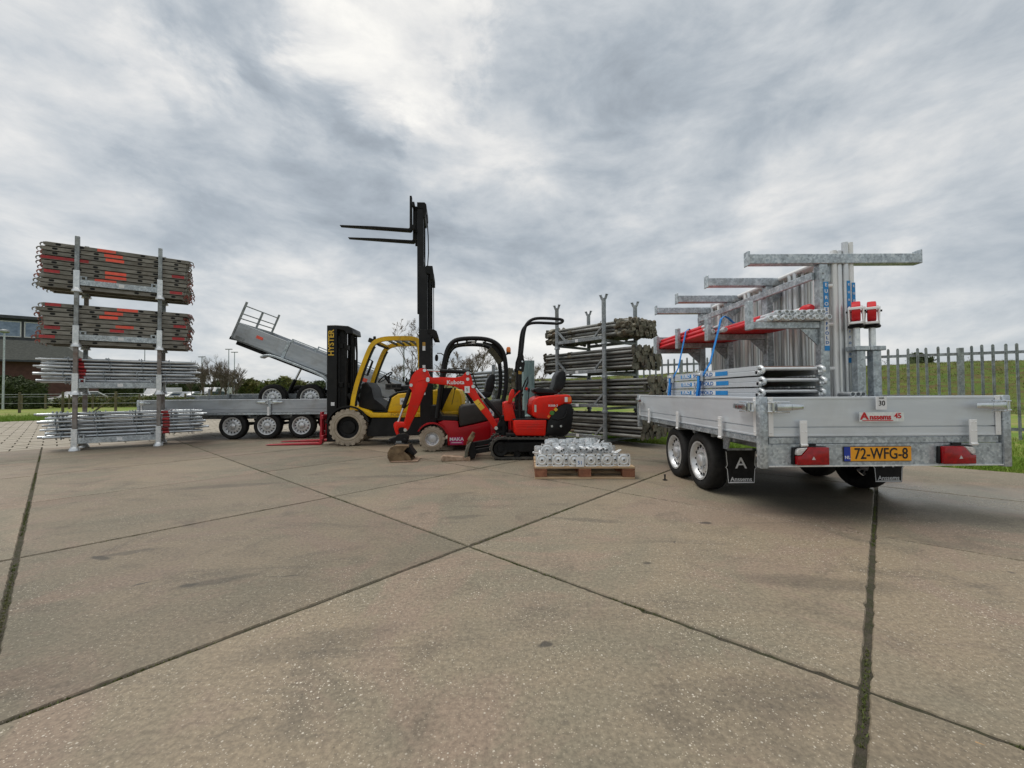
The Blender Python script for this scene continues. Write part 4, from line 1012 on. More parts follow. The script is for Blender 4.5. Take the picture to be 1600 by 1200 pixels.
# badge, lot sticker
g = bpy.data.objects.new('maker_badge', None); COL.objects.link(g); g.parent = BT; g.location = (.905, -.030, .815)
m = B(); m.box(-.17, .17, -.002, .003, -.036, .036); m.build('badge_plate', galvb, g)
text('A', .075, redink, g, (-.135, -.0035, .004), wid=1.2, bold=.03); text('nssems', .058, redink, g, (-.012, -.0035, -.002), wid=.98, bold=.025); text('45', .055, redink, g, (.122, -.0035, .006), wid=1.0, bold=.02)
m = B(); m.box(-.150, .085, -.0040, -.002, -.0305, -.0245); m.build('badge_line', redink, g)
g = bpy.data.objects.new('lot_label', None); COL.objects.link(g); g.parent = BT; g.location = (.905, -.030, .925)
m = B(); m.box(-.040, .040, -.003, .003, -.055, .044); m.build('paper', white, g)
text('30', .055, ink, g, (0, -.0045, -.008), wid=.95); text('KAVEL', .014, ink, g, (0, -.0045, .032))
# mudflaps
for x in (.165, 1.585):
    g = bpy.data.objects.new('mudflap', None); COL.objects.link(g); g.parent = BT; g.location = (x+.115, .79, .29)
    m = B(); m.prism([(-.13, -.155), (.13, -.155), (.14, -.02), (.155, .0), (.14, .02), (.15, .16), (-.15, .16), (-.14, .02), (-.155, .0), (-.14, -.02)], -.004, .004); m.build('flap', rubber, g)
    p = [(-.126, -.150), (.126, -.150), (.135, -.02), (.150, .0), (.135, .02), (.145, .155), (-.145, .155), (-.135, .02), (-.150, .0), (-.135, -.02)]
    m = B(); q = [(a*.955, b*.955) for a, b in p]; n = len(p)
    m.add([(a, -.0055, b) for a, b in p]+[(a, -.0055, b) for a, b in q], [(k, (k+1) % n, n+(k+1) % n, n+k) for k in range(n) if k != 5]); m.build('flap_border', white, g)
    text('A', .15, white, g, (0, -.0055, .035), wid=1.1, bold=.004); text('Anssems', .058, white, g, (0, -.0055, -.115), wid=1.0, bold=.012)
    m = B(); m.box(-.11, .11, -.0065, -.0045, -.143, -.138); m.build('flap_line', white, g)
    m = B(); m.prism([(.79, .46), (.86, .46), (.86, .62), (.72, .62)], x-.015, x+.0, 'x').prism([(.79, .44), (.81, .44), (.81, .47), (.79, .47)], x, x+.23, 'x'); m.build('flap_bracket', galv, BT)
# small sticker at the front of the side board
m = B(); m.box(-.029, -.027, 2.72, 2.80, .84, .90); m.build('side_sticker', white, BT)

# ---- rack of T frames
RK = thing('tube_rack', 'galvanised rack of four T-shaped frames standing on the right trailer', 'rack', (2.85, 3.72, .665), .3)
for k, y in enumerate((0, .775, 1.58, 2.33)):
    g = bpy.data.objects.new('t_frame', None); COL.objects.link(g); g.parent = RK; g.location = (0, y, 0); H_ = 1.585
    m = B(); m.box(-.074, .002, -.04, .04, 0, H_-.09); m.build('post', galv, g, .006)
    m = B(); m.box(-.705, .85, -.045, .045, H_-.088, H_); m.box(-.712, -.700, -.045, .045, H_-.10, H_+.035).box(.846, .858, -.045, .045, H_-.088, H_+.04); m.build('top_arm', galv, g, .005)
    m = B(); m.prism([(.003, H_-.089), (.26, H_-.089), (.003, H_-.28)], -.006, .006); m.cyl((-.04, -.050, H_-.17), (-.04, -.035, H_-.17), .012, n=8).cyl((-.04, -.050, H_-.23), (-.04, -.035, H_-.23), .010, n=8); m.build('gusset_plate', galv, g)
    m = B(); m.box(-.69, -.075, -.03, .03, .915, .975); m.build('lower_arm', galv, g, .005)
    m = B(); m.box(-.72, -.675, -.035, .035, .905, 1.165); m.build('arm_stop', galv, g, .005)
    m = B(); m.prism([(-.075, .914), (-.24, .914), (-.075, .76)], -.006, .006); m.build('arm_gusset', galv, g)
m = B(); m.box(-.105, -.075, .02, 2.31, 1.365, 1.435); m.build('long_rail', galv, RK, .005)
m = B(); m.box(-.105, -.075, .02, 2.31, .30, .36); m.build('long_rail', galv, RK, .005)
m = B(); m.box(-.72, -.18, 2.36, 2.42, .92, 1.16); m.build('head_box', galv, RK, .005)
# printed strips
def strip_label(par, x, y, z0, z1, zsplit, w, top_, bot):
    g = bpy.data.objects.new('printed_strip', None); COL.objects.link(g); g.parent = par; g.location = (x, y, 0)
    m = B(); m.box(-w/2, w/2, -.001, .001, zsplit, z1); m.build('blue_field', blue, g)
    m = B(); m.box(-w/2, w/2, -.001, .001, z0+.045, zsplit); m.build('white_field', white, g)
    m = B(); m.box(-w/2, w/2, -.001, .001, z0, z0+.045); m.build('blue_field', blue, g)
    n = len(top_)
    for i, ch in enumerate(top_): text(ch, w*.98, white, g, (0, -.0022, z1-(i+.5)*(z1-zsplit)/n), bold=.02)
    n = len(bot)
    for i, ch in enumerate(bot): text(ch, w*.92, blueink, g, (0, -.0022, zsplit-(i+.5)*(zsplit-z0-.05)/n), bold=.02)
strip_label(RK, -.024, -.0425, .71, 1.33, 1.10, .044, 'EURO', 'SCAFFOLD')

# ---- galvanised and red tubes on the lower arms
def rtube(x, z, y0, y1, lab, grp, cap=False, red0=.16):
    t = thing('red_tube', lab, 'scaffold tube', (x, y0, z), rt.gauss(0, .2), grp)
    L_ = y1-y0
    m = B(); m.hollow((0, 0, 0), (0, red0+.02, 0), .0215, .0165, 12, .08); m.lathe([(.0216, .02), (.027, .022), (.029, .04), (.027, .058), (.0216, .06)], (0, 0, 0), (0, 1, 0), 12); m.build('silver_end', galvb, t)
    m = B(); m.cyl((0, red0, 0), (0, L_, 0), .0245, n=12); m.build('red_sleeve', tubered, t)
    if cap:
        m = B(); m.lathe([(.001, -.05), (.026, -.045), (.034, -.02), (.034, .03), (.022, .05)], (0, 0, 0), (0, 1, 0), 12); m.build('end_cap', castorred, t)
base = .665+.975
for r in range(2):
    for k in range(10 if r == 0 else 8):
        x = 2.305+k*.0545+(.027 if r else 0)+(.05 if r else 0)
        rtube(x, base+.028+r*.047, 3.60+rt.uniform(0, .04), 6.15+rt.uniform(-.05, .05), 'red tube with silver open end on the rack arms of the right trailer', 'red tubes with silver ends on the trailer rack', False, .26 if r else .20)
for x, z, y0 in ((2.19, .028, 4.45), (2.245, .028, 4.30), (2.20, .076, 4.52), (2.255, .08, 4.40), (2.22, .122, 4.6)):
    rtube(x, base+z, y0, 6.2, 'long red tube set back at the outer edge of the trailer rack arms', 'outer red tubes on the trailer rack')
for x, z, y0, y1, lab in ((2.60, .125, 4.02, 6.2, 'white galvanised tube with a red end cap on top of the rack load, left one'), (2.735, .135, 3.78, 6.0, 'white galvanised tube with a red end cap on top of the rack load, right one')):
    t = thing('capped_tube', lab, 'scaffold tube', (x, y0, base+z), 0, 'capped tubes on the rack load')
    m = B(); m.cyl((0, .03, 0), (0, y1-y0, 0), .027, n=12); m.build('tube', alub, t)
    m = B(); m.lathe([(.001, -.055), (.026, -.05), (.038, -.025), (.040, .04), (.028, .08)], (0, 0, 0), (0, 1, 0), 14); m.build('end_cap', castorred, t)

# ---- aluminium scaffold frames standing behind the posts
for k in range(4):
    x = (2.925, 2.978, 3.030, 3.083)[k]; y0 = 3.71+.01*(k % 2); t = thing('ladder_section', 'tall aluminium scaffold frame standing lengthwise on the right trailer, %s' %
        ('nearest the rack posts', 'second beside the rack posts', 'third from the rack posts', 'outermost')[k], 'scaffold frame', (x, y0, .665), 0, 'aluminium frames on the right trailer')
    Lf = 2.25; Hf = 1.62
    ys = (0, .13, .50, .58, .82, 1.02, 1.32, 1.40, 1.62, 1.84, 2.06, Lf) if k == 0 else (0, *[.12+.145*q+.03*k+.02*math.sin(q*3+k) for q in range(14)], Lf)
    for y in ys:
        m = B(); m.hollow((0, y, .02), (0, y, Hf-(.06 if 0 < y < Lf else 0)+(.075 if y == 0 and k > 1 else 0)), .0255, .022, 12, .03); m.build('upright', alu if (k+int(y*9)) % 3 else alub, t)
    m = B(); m.cyl((0, .02, Hf-.05), (0, Lf-.02, Hf-.05), .024, n=10); m.build('top_rail', alub, t)
    m = B(); m.cyl((0, .02, .12 if k < 4 else .42), (0, Lf-.02, .12 if k < 4 else .42), .024, n=10); m.build('bottom_rail', alu, t)
    if k == 0:
        for z in (.55, .95, 1.30):
            m = B(); m.cyl((-.022, -.0, z), (-.075, -.0, z), .018, n=8); m.build('rung', alub, t)
    if k in (2, 3): strip_label(t, .004, -.0285, .60, 1.34-.015*(k-2), 1.06, .029, 'EURO', 'SCAFFOLD')
for k in range(3):
    t = thing('short_tube', 'short white tube end lying between rack post and castor legs', 'tube', (2.90+k*.045, 3.50, .985), -10+3*k, 'short tube ends by the castor legs')
    t.rotation_euler[0] = R(0)
    m = B(); m.hollow((0, 0, 0), (0, .19, 0), .021, .017, 10); m.build('tube', galvb, t)
t = thing('bearer_crate', 'low open galvanised bearer under the short tube ends', 'bearer', (2.87, 3.52, .665), 0)
m = B(); m.box(0, .16, 0, .03, .0, .297).box(0, .16, .12, .15, 0, .297); m.build('bearer_bars', galvd, t)

# ---- legs with red castors, upside down
for k, (x, lab) in enumerate(((3.038, 'left of the two galvanised outrigger legs topped with a red castor'), (3.175, 'right of the two galvanised outrigger legs topped with a red castor'))):
    t = thing('castor_leg', lab, 'castor leg', (x, 3.60, .665), 0, 'castor legs on the right trailer')
    m = B(); m.box(-.036, .036, -.036, .036, 0, .70); m.build('box_post', galv, t, .006)
    m = B(); m.box(-.066, .066, -.05, .06, .70, .738); m.build('cross_plate', galv, t, .004)
    m = B(); m.cyl((-.012, 0, .738), (-.012, 0, .90), .025, n=14); m.build('spindle', galvb, t)
    c = bpy.data.objects.new('castor', None); COL.objects.link(c); c.parent = t; c.location = (-.012, 0, .90); c.rotation_euler = (0, 0, R(-40))
    m = B(); m.lathe([(.01, 0), (.055, .0), (.062, .012), (.055, .028), (.01, .03)], (0, 0, 0), (0, 0, 1), 16); m.build('swivel_head', blackm, c)
    m = B()
    for s in (-1, 1): m.beam((s*.048, 0, .02), (s*.042, 0, .19), .012, .05, (0, 1, 0)); 
    m.box(-.050, .050, -.085, .03, .028, .048).box(-.056, .056, -.095, -.085, .150, .172).box(-.056, -.046, -.09, .0, .150, .172).box(.046, .056, -.09, .0, .150, .172).beam((-.046, -.088, .04), (-.051, -.09, .16), .010, .010).beam((.046, -.088, .04), (.051, -.09, .16), .010, .010); m.build('fork', alub, c, .003)
    m = B(); m.lathe([(.012, -.028), (.078, -.031), (.086, -.027), (.088, 0), (.086, .027), (.078, .031), (.012, .028)], (0, 0, .145), (1, 0, 0), 26); m.build('wheel', castorred, c)
    m = B(); m.cyl((-.07, 0, .145), (.07, 0, .145), .009, n=8); m.build('axle_bolt', blackm, c)

# ---- platform decks stacked left
for k in range(6):
    z = .668+k*.0955; y0 = 3.46+.015*(k % 2); nm = ('bottom', 'second from the bottom', 'third from the bottom', 'third from the top', 'second from the top', 'top')[k]
    t = thing('platform_deck', 'aluminium scaffold platform, %s of the stack on the right trailer' % nm, 'scaffold platform', (2.085, y0, z), 0, 'stacked platforms on the right trailer')
    Wp, Lp = .545, 2.05
    for x in (0, Wp-.028):
        m = B(); m.prism([(x, .006), (x+.028, .006), (x+.028, .018), (x+.008, .022), (x+.008, .068), (x+.028, .072), (x+.028, .088), (x, .088), (x, .05), (x+.004, .046), (x, .042)], .02, Lp, 'y'); m.build('side_beam', panel, t)
    m = B(); m.box(.029, Wp-.029, .06, Lp-.04, .070, .085); m.build('plywood_deck', blackm if k < 5 else woodd, t)  # lower decks coloured black for the dark inside of the stack
    m = B(); m.cyl((.05, .015, .060), (Wp-.05, .015, .060), .0165, n=12); m.build('end_tube', alu, t)
    for x in (.02, Wp-.02):
        m = B(); m.tube([(x, .06, .065), (x, .0, .078), (x, -.035, .060), (x, -.04, .035), (x, -.02, .022)], [.015, .018, .016, .012, .008], 8).box(x-.02, x+.02, -.005, .05, .015, .05).cyl((x-.025, .0, .03), (x+.025, .0, .03), .012, n=8); m.build('hook_claw', galvb, t, .002)
    if k > 2:
        g = bpy.data.objects.new('side_print', None); COL.objects.link(g); g.parent = t; g.location = (-.001, 1.02, .047)
        m = B(); m.box(-.001, 0, .28, .58, -.021, .021); m.build('blue_field', blue, g)
        m = B(); m.box(-.001, 0, -.28, .28, -.021, .021); m.build('white_field', white, g)
        m = B(); m.box(-.001, 0, -.52, -.28, -.021, .021); m.build('blue_field', blue, g)
        text('EURO', .052, white, g, (-.0025, .43, 0), (90, 0, -90), wid=1.6, bold=.02); text('SCAFFOLD', .050, blueink, g, (-.0025, 0, 0), (90, 0, -90), wid=1.9, bold=.02)
# ---- blue straps
for y1, y2, lab in ((4.24, 4.50, 'blue ratchet strap nearer the rack posts, pulled down over the red tubes'), (5.10, 5.32, 'blue ratchet strap at the far end of the red tubes')):
    t = thing('ratchet_strap', lab, 'ratchet strap', (2.0, y1, 0), 0, 'blue straps on the right trailer')
    m = B(); w = .042
    top_ = base+.155
    m.strip([(.30, 0, base+.08), (.24, 0, top_-.02), (.20, 0, top_), (.165, 0, top_-.03), (.150, .02, base+.02), (.115, (y2-y1)*.55, 1.32), (.06, (y2-y1)*.95, 1.16), (.045, y2-y1, 1.0), (.045, y2-y1, .72)], w, .003, (0, 1, 0)); m.build('webbing', strapb, t)
    m = B(); m.strip([(.035, y2-y1-.01, 1.20), (.028, y2-y1-.02, 1.10), (.03, y2-y1+.02, .98), (.04, y2-y1+.03, .80)], .05, .004, (0, 1, 0)); m.build('loose_webbing', strapb, t)
    m = B(); m.box(.045, .075, y2-y1-.045, y2-y1+.035, 1.13, 1.24); m.cyl((.04, y2-y1-.05, 1.20), (.04, y2-y1+.05, 1.20), .015, n=8).strip([(.055, y2-y1+.05, 1.14), (.045, y2-y1+.08, 1.08), (.04, y2-y1+.12, 1.0)], .012, .012, (1, 0, 0)); m.build('ratchet', galvb, t, .003)

# ================================================================== three-axle flatbed at left with the tipper on it
TR = flatbed('long dusty three-axle flatbed trailer behind the left tower and the yellow forklift', (-8.475, 11.13, 0), -85, 5.55, 2.0, (1.96, 2.71, 3.47), .30, paneld, (.3, 1.7), deck=.60, top=.905, mid_posts=(2.80,), wheel_inset=.0)
TX, TY, TRZ = -5.72, 9.80, 5
TP = thing('tipper_trailer', 'grey tandem tipper trailer with raised bed and ladder rack, standing on the three-axle flatbed', 'tipper trailer', (TX, TY, .612), TRZ)
for x in (0, .87):
    for y, s in ((.09, -1), (1.55, 1)):
        g = bpy.data.objects.new('wheel_mount', None); g.name = 'wheel'; COL.objects.link(g); g.parent = TP; g.location = (x, y, .325); g.rotation_euler = (0, 0, R(90))
        w = trailer_wheel(g, 0, 0, .325, .19, s)
        for ch in list(w.children):
            ch.parent = g
        bpy.data.objects.remove(w)
    m = B(); m.cyl((x, .15, .325), (x, 1.5, .325), .035, n=10); m.build('axle', galvd, TP)
for y in (.32, 1.30):
    m = B(); m.box(-1.15, 2.9, y, y+.06, .30, .42); m.build('chassis_beam', galvd, TP, .005)
m = B(); m.box(-1.15, -1.09, .32, 1.36, .30, .42).box(1.9, 1.96, .32, 1.36, .29, .41); m.build('cross_member', galvd, TP)
m = B(); m.beam((-1.1, .36, .36), (-2.2, .8, .33), .07, .09).beam((-1.1, 1.30, .36), (-2.2, .88, .33), .07, .09).cyl((-1.85, .72, .02), (-1.85, .72, .55), .025, n=8).beam((-2.15, .84, .36), (-2.45, .84, .38), .06, .05); m.build('drawbar', galvd, TP, .004)
m = B(); m.cyl((0, .8, .36), (.20, .8, .78), .045, n=12); m.build('ram_barrel', blackm, TP)
m = B(); m.cyl((.19, .8, .76), (.37, .8, 1.13), .028, n=12); m.build('ram_rod', chrome, TP)
# bed in its own tilted frame: s along bed from front (left) to rear, t perpendicular up
bed = bpy.data.objects.new('tipping_bed', None); COL.objects.link(bed); bed.parent = TP; bed.location = (-.93, 0, 1.76); bed.rotation_euler = (0, R(22), 0)
LB, WB, HB = 4.25, 1.66, .40
m = B(); m.box(0, LB, .03, WB-.03, -.03, .01); m.build('bed_floor', galvd, bed)
m = B()
for y in (.10, WB-.18): m.box(.1, LB-.1, y, y+.08, -.12, -.032)
for k in range(9): m.box(.2+k*.47, .25+k*.47, .05, WB-.05, -.07, -.032)
m.box(-.03, .0, 0, WB, -.05, .02); m.build('bed_frame', blackm, bed)
for y in (0, WB-.03):
    m = B(); m.box(.03, 1.22, y, y+.026, 0, HB); m.build('side_board', paneld, bed, .006)
    m = B(); m.box(1.30, 4.2, y, y+.026, 0, HB); m.build('side_board', paneld, bed, .006)
    m = B(); m.box(1.22, 1.30, y-.012, y+.038, -.05, HB+.02); m.build('side_post', galv, bed, .004)
    m = B(); m.box(2.42, 2.47, y-.010, y+.030, .22, HB+.06); m.build('side_post', galv, bed, .004)
    m = B(); m.box(1.30, 4.2, y+.005, y+.03, HB+.075, HB+.10).box(1.30, 1.33, y+.005, y+.03, HB, HB+.1)
    for k in range(6): m.box(1.9+k*.45, 1.92+k*.45, y+.005, y+.03, HB, HB+.08)
    m.build('top_rail', galv, bed)
m = B(); m.box(0, .026, .03, WB-.03, 0, HB); m.build('front_board', paneld, bed)
m = B(); m.box(4.2, 4.226, .03, WB-.03, 0, HB); m.build('tailboard', paneld, bed)
m = B()
for y in (.02, WB-.02, WB*.5): m.box(-.02, .02, y-.018, y+.018, -.02 if y != WB*.5 else HB, HB+.52 if y != WB*.5 else HB+.42)
for z in (HB+.42, HB+.22, HB+.10): m.cyl((0, .02, z), (0, WB-.02, z), .014, n=8)
m.build('ladder_rack', galvd, bed)
for y0, y1 in ((-.16, .03), (WB-.03, WB+.16)):
    pts = [(.86, -.13), (.92, -.06), (1.02, -.01), (1.2, .01), (1.45, .01), (2.1, .005), (2.35, -.02), (2.47, -.08), (2.53, -.20), (2.55, -.28)]
    m = B(); m.strip([(a, (y0+y1)/2, b-.045) for a, b in pts], y1-y0, .05); m.build('mudguard', galv, bed, .008)
m = B(); m.box(.52, .68, -.004, 0, .20, .27); m.build('orange_mark', orange, bed)
m = B(); m.box(3.1, 3.3, -.004, 0, .16, .25); m.build('orange_mark', orange, bed)
m = B(); m.box(.08, .3, -.003, .001, .02, .09); m.build('grey_sticker', galvd, bed)

# ================================================================== forklifts
def solid_wheel(t, x, y, r, w, rim_r, rim_mat, nlug=20, name='wheel', tyre=None):
    "axis along y, near face towards -y"
    g = bpy.data.objects.new(name, None); COL.objects.link(g); g.parent = t; g.location = (x, y, r); hw = w/2
    m = B(); m.lathe([(rim_r, -hw*.92), (rim_r+.012, -hw), (r*.80, -hw), (r*.86, -hw*.94), (r*.955, -hw*.86), (r*.955, hw*.86), (r*.86, hw*.94), (r*.8, hw), (rim_r+.012, hw), (rim_r, hw*.92)], (0, 0, 0), (0, 1, 0), 44, True)
    for k in range(nlug):
        a = 2*math.pi*k/nlug
        for s in (-1, 1):
            a2 = a+(math.pi/nlug if s > 0 else 0); d = Vector((math.cos(a2), 0, math.sin(a2))); e = Vector((-d.z, 0, d.x)); h = math.pi*r/nlug*.58
            ys = sorted((s*hw*1.0, s*hw*.08)); vs = []
            for rr_, sc in ((r*.84, 1.0), (r*.93, .98), (r, .86)):
                for p, q in ((-1, 0), (1, 0), (1, 1), (-1, 1)):
                    yy = ys[0] if q == 0 else ys[1]
                    if rr_ == r: yy *= .94
                    vs.append(d*rr_+e*(p*h*sc)+Vector((0, yy, 0)))
            m.add(vs, [(8, 9, 10, 11)]+[(l*4+i, l*4+(i+1) % 4, l*4+4+(i+1) % 4, l*4+4+i) for l in (0, 1) for i in range(4)])
    m.build('tyre', tyre or tanr, g, sharp=30)
    m = B(); m.lathe([(rim_r+.002, -hw*.90), (rim_r-.012, -hw*.80), (rim_r-.02, -hw*.35), (rim_r*.62, -hw*.25), (rim_r*.58, -hw*.5), (rim_r*.2, -hw*.55), (.001, -hw*.56)], (0, 0, 0), (0, 1, 0), 32, cap0=False)
    m.lathe([(rim_r+.002, hw*.90), (rim_r-.012, hw*.80), (rim_r*.6, hw*.3), (.001, hw*.3)], (0, 0, 0), (0, 1, 0), 32, cap0=False)
    rm = m.build('rim', rim_mat, g)
    m = B()
    for k in range(6): a = 2*math.pi*k/6+.2; m.cyl((rim_r*.78*math.cos(a), -hw*.45, rim_r*.78*math.sin(a)), (rim_r*.78*math.cos(a), -hw*.2, rim_r*.78*math.sin(a)), .013, n=6)
    m.build('wheel_nuts', chrome if rim_mat is rimm else blackm, rm)
    m = B(); m.lathe([(r*.70, -hw*1.004), (r*.715, -hw*1.012), (r*.73, -hw*1.004)], (0, 0, 0), (0, 1, 0), 44, True); m.build('side_ring', tand, g)
    return g
# ---- yellow forklift, local +x points backwards (to the right in the picture)
F1 = thing('forklift', 'yellow and black forklift with lowered mast and red forks on the ground', 'forklift', (-3.214, 8.04, 0), 3)
solid_wheel(F1, 0, .12, .362, .23, .215, blackm, 20, 'front_wheel'); solid_wheel(F1, 0, 1.04, .362, .23, .215, blackm, 20, 'front_wheel')
solid_wheel(F1, 1.62, .16, .27, .18, .15, blackm, 18, 'rear_wheel'); solid_wheel(F1, 1.62, 1.0, .27, .18, .15, blackm, 18, 'rear_wheel')
m = B(); m.prism([(.36, .17), (2.14, .20), (2.17, .57), (1.2, .545), (.44, .545), (.40, .40), (.30, .36)], .07, 1.08); m.build('chassis', blackp, F1, .012)
m = B(); ar = arc(0, .36, .43, 168, 15, 14); ar2 = arc(0, .36, .395, 15, 168, 14); m.prism(ar+ar2, .0, .27).prism(ar+ar2, .90, 1.16); m.build('front_mudguard', blackp, F1)
m = B(); m.prism([(.05, .70), (.09, .80), (.20, .74), (.34, .70), (.44, .645), (.74, .635), (1.20, .64), (2.17, .66), (2.18, .585), (1.187, .546), (.44, .550), (.36, .60), (.23, .69)], .02, 1.14); m.build('yellow_sill', yellow, F1, .012, 2)
m = B(); m.prism([(.742, .645), (.79, .84), (.82, .925), (.96, 1.015), (1.188, 1.035), (1.45, 1.045), (1.50, .645)], .06, 1.10); m.build('engine_hood', yellow, F1, .03, 3)
m = B(); m.prism([(1.50, .64), (1.50, 1.06), (1.70, 1.09), (2.02, 1.12), (2.16, 1.09), (2.21, .95), (2.23, .70), (2.20, .30), (2.05, .22), (1.95, .30), (1.95, .64)], .03, 1.13); m.build('counterweight', yellow, F1, .035, 3)
m = B(); m.prism([(1.74, .665), (1.74, 1.105), (1.78, 1.118), (2.04, 1.128), (1.97, 1.0), (1.82, .665)], .025, 1.135); m.build('side_grille', blackp, F1, .004)
m = B(); m.prism([(.80, .93), (.96, 1.022), (1.19, 1.045), (1.5, 1.055), (1.5, 1.085), (1.17, 1.085), (.93, 1.055), (.76, .95)], .10, 1.06); m.build('hood_trim', plastic, F1, .01)
m = B(); m.prism([(.74, .64), (.70, .66), (.80, .95), (.83, .925)], .055, .10); m.build('hood_edge', blackp, F1)
for y in (.06, 1.06):
    s = .045; pth = smooth_path([(.075, y, .70), (.10, y, .95), (.20, y, 1.34), (.36, y, 1.78), (.47, y, 2.02), (.66, y, 2.105), (1.0, y, 2.115), (1.30, y, 2.11), (1.39, y, 2.03), (1.41, y, 1.3), (1.42, y, .9)], 2)
    m = B(); m.strip(pth, .07, .085, (0, 1, 0)); m.build('guard_pillar', yellow, F1, sharp=25)
    m = B(); m.strip([(p[0]+.05, p[1], p[2]-.03) for p in [tuple(q) for q in pth[2:18]]], .055, .03, (0, 1, 0)); m.build('pillar_lining', blackp, F1)
for k, x in enumerate((.56, .72, .87, 1.02, 1.16, 1.29)):
    m = B(); m.box(x-.02, x+.02, .09, 1.03, 2.08 if k else 2.02, 2.12 if k else 2.06); m.build('roof_bar', yellow if k in (0, 5) else blackp, F1, .004)
m = B(); m.beam((.36, .18, 2.10), (.57, .18, 2.02), .10, .09).cyl((.47, .18, 2.10), (.47, .18, 2.17), .03, n=8); m.build('work_lamp', plastic, F1, .01)
m = B(); m.beam((.36, .90, 2.10), (.57, .90, 2.02), .10, .09); m.build('work_lamp', plastic, F1, .01)
m = B(); m.box(1.15, 1.38, .45, .70, 2.125, 2.165); m.build('roof_box', blackp, F1, .01)
m = B(); m.cyl((.335, .15, 1.38), (.44, .15, 1.67), .022, n=8).tube([(.34, .15, 1.38), (.30, .10, 1.40), (.28, .07, 1.40)], .009, 6).tube([(.44, .15, 1.67), (.41, .10, 1.69), (.38, .07, 1.69)], .009, 6); m.build('grab_handle', blackp, F1)
m = B(); m.prism([(.14, .73), (.26, .70), (.62, .66), (.74, .66), (.60, .80), (.44, .92), (.40, 1.12), (.30, 1.26), (.20, 1.22)], .2, .94); m.build('dashboard', blackm, F1, .02)
m = B(); wc = Vector((.58, .58, 1.36)); ax = Vector((-.62, 0, .78)); e, t_ = frame(ax); m.tube([wc+e*.17*math.cos(a)+t_*.17*math.sin(a) for a in [2*math.pi*k/20 for k in range(20)]], .014, 6, True); m.cyl(wc, wc-ax*.42, .025, n=8).beam(wc-e*.165, wc+e*.165, .02, .012).cyl(wc+e*.12, wc+e*.12+ax*.06, .018, n=8); m.build('steering_wheel', plastic, F1)
m = B(); m.prism([(.84, 1.06), (1.32, 1.05), (1.36, 1.18), (1.20, 1.20), (.86, 1.17)], .34, .80).prism([(1.22, 1.16), (1.34, 1.14), (1.50, 1.58), (1.44, 1.66), (1.36, 1.62)], .36, .78); m.build('seat', vinyl, F1, .03, 3)
m = B(); m.box(.95, 1.42, .80, .90, 1.20, 1.27).cyl((.90, .84, 1.27), (.90, .84, 1.38), .018, n=8).cyl((.97, .84, 1.27), (.97, .84, 1.36), .018, n=8).box(.62, .66, .62, .66, 1.10, 1.40); m.build('control_armrest', plastic, F1, .01)
m = B(); m.box(.66, .98, .26, .29, 1.10, 1.22); v = m.build('grey_vent_panel', greyhood, F1, .006)
m = B()
for k in range(3): m.box(.69+k*.10, .77+k*.10, .255, .262, 1.14, 1.19)
m.build('vent_openings', blackm, v)
m = B(); m.prism([(.46, .655), (.72, .655), (.70, .668), (.46, .668)], .05, 1.1); m.build('step_mat', rubber, F1)
for y in (.30, .78):
    m = B(); m.prism([(-.515, .06), (-.315, .06), (-.315, 2.41), (-.515, 2.41)], y, y+.085); m.build('mast_channel', blackp, F1, .006)
    m = B(); m.prism([(-.30, .10), (-.19, .10), (-.19, 2.34), (-.30, 2.34)], y+.10, y+.18); m.build('inner_channel', blackm, F1, .004)
    m = B(); m.cyl((-.145, y+.05, .25), (-.145, y+.05, 1.75), .035, n=12).cyl((-.145, y+.05, 1.75), (-.145, y+.05, 2.32), .022, n=10); m.build('lift_cylinder', blackm, F1)
m = B(); m.prism([(-.515, 2.28), (-.515, 2.412), (-.36, 2.42), (-.10, 2.40), (-.02, 2.36), (.0, 2.24), (-.14, 2.24), (-.16, 2.30), (-.30, 2.33)], .305, .86); m.build('mast_head', blackp, F1, .012)
for z in (.22, 1.15, 1.95):
    m = B(); m.box(-.32, -.22, .37, .80, z, z+.10); m.build('mast_crossbar', blackm, F1, .004)
m = B()
for y in (.40, .46, .70, .76): m.tube([(-.07, y, .75), (-.06, y, 1.2), (-.055, y, 1.9), (-.07, y, 2.28)], .011, 6)
m.build('lift_chain', blackm, F1)
m = B(); m.tube([(-.03, .42, .72), (.0, .40, 1.0), (-.01, .38, 1.5), (-.04, .42, 2.25)], .012, 6).tube([(.04, .7, .70), (-.02, .64, 1.0), (-.02, .62, 1.8), (-.06, .62, 2.2)], .012, 6); m.build('hose', rubber, F1)
m = B(); m.beam((.10, .35, .66), (-.10, .35, 1.02), .06, .06).beam((.10, .80, .66), (-.10, .80, 1.02), .06, .06); m.build('tilt_cylinder', blackm, F1)
m = B(); m.box(-.56, -.52, .14, 1.02, .12, .20).box(-.56, -.52, .14, 1.02, .52, .60).box(-.55, -.525, .32, .36, .2, .52).box(-.55, -.525, .80, .84, .2, .52); m.build('fork_carriage', forkred, F1, .006)
fkp = [(-.53, .02), (-.56, .005), (-1.2, .002), (-1.66, .006), (-1.66, .018), (-1.2, .04), (-.615, .052), (-.605, .07), (-.60, .67), (-.562, .67), (-.56, .06)]
for y in (.20, .78):
    m = B(); m.prism([(-.565, .045), (-.59, .012), (-1.2, .004), (-1.66, .010), (-1.665, .020), (-1.2, .040), (-.640, .052), (-.612, .075), (-.606, .66), (-.566, .66)], y, y+.115); m.build('fork', forkred, F1, .005)
text('HYSTER', .155, yelprint, F1, (-.425, .2965, 2.055), (90, -90, 0), wid=.98, bold=.02)
text('FORTENS', .085, ochre, F1, (1.02, .0175, .598), wid=1.1, bold=.012)
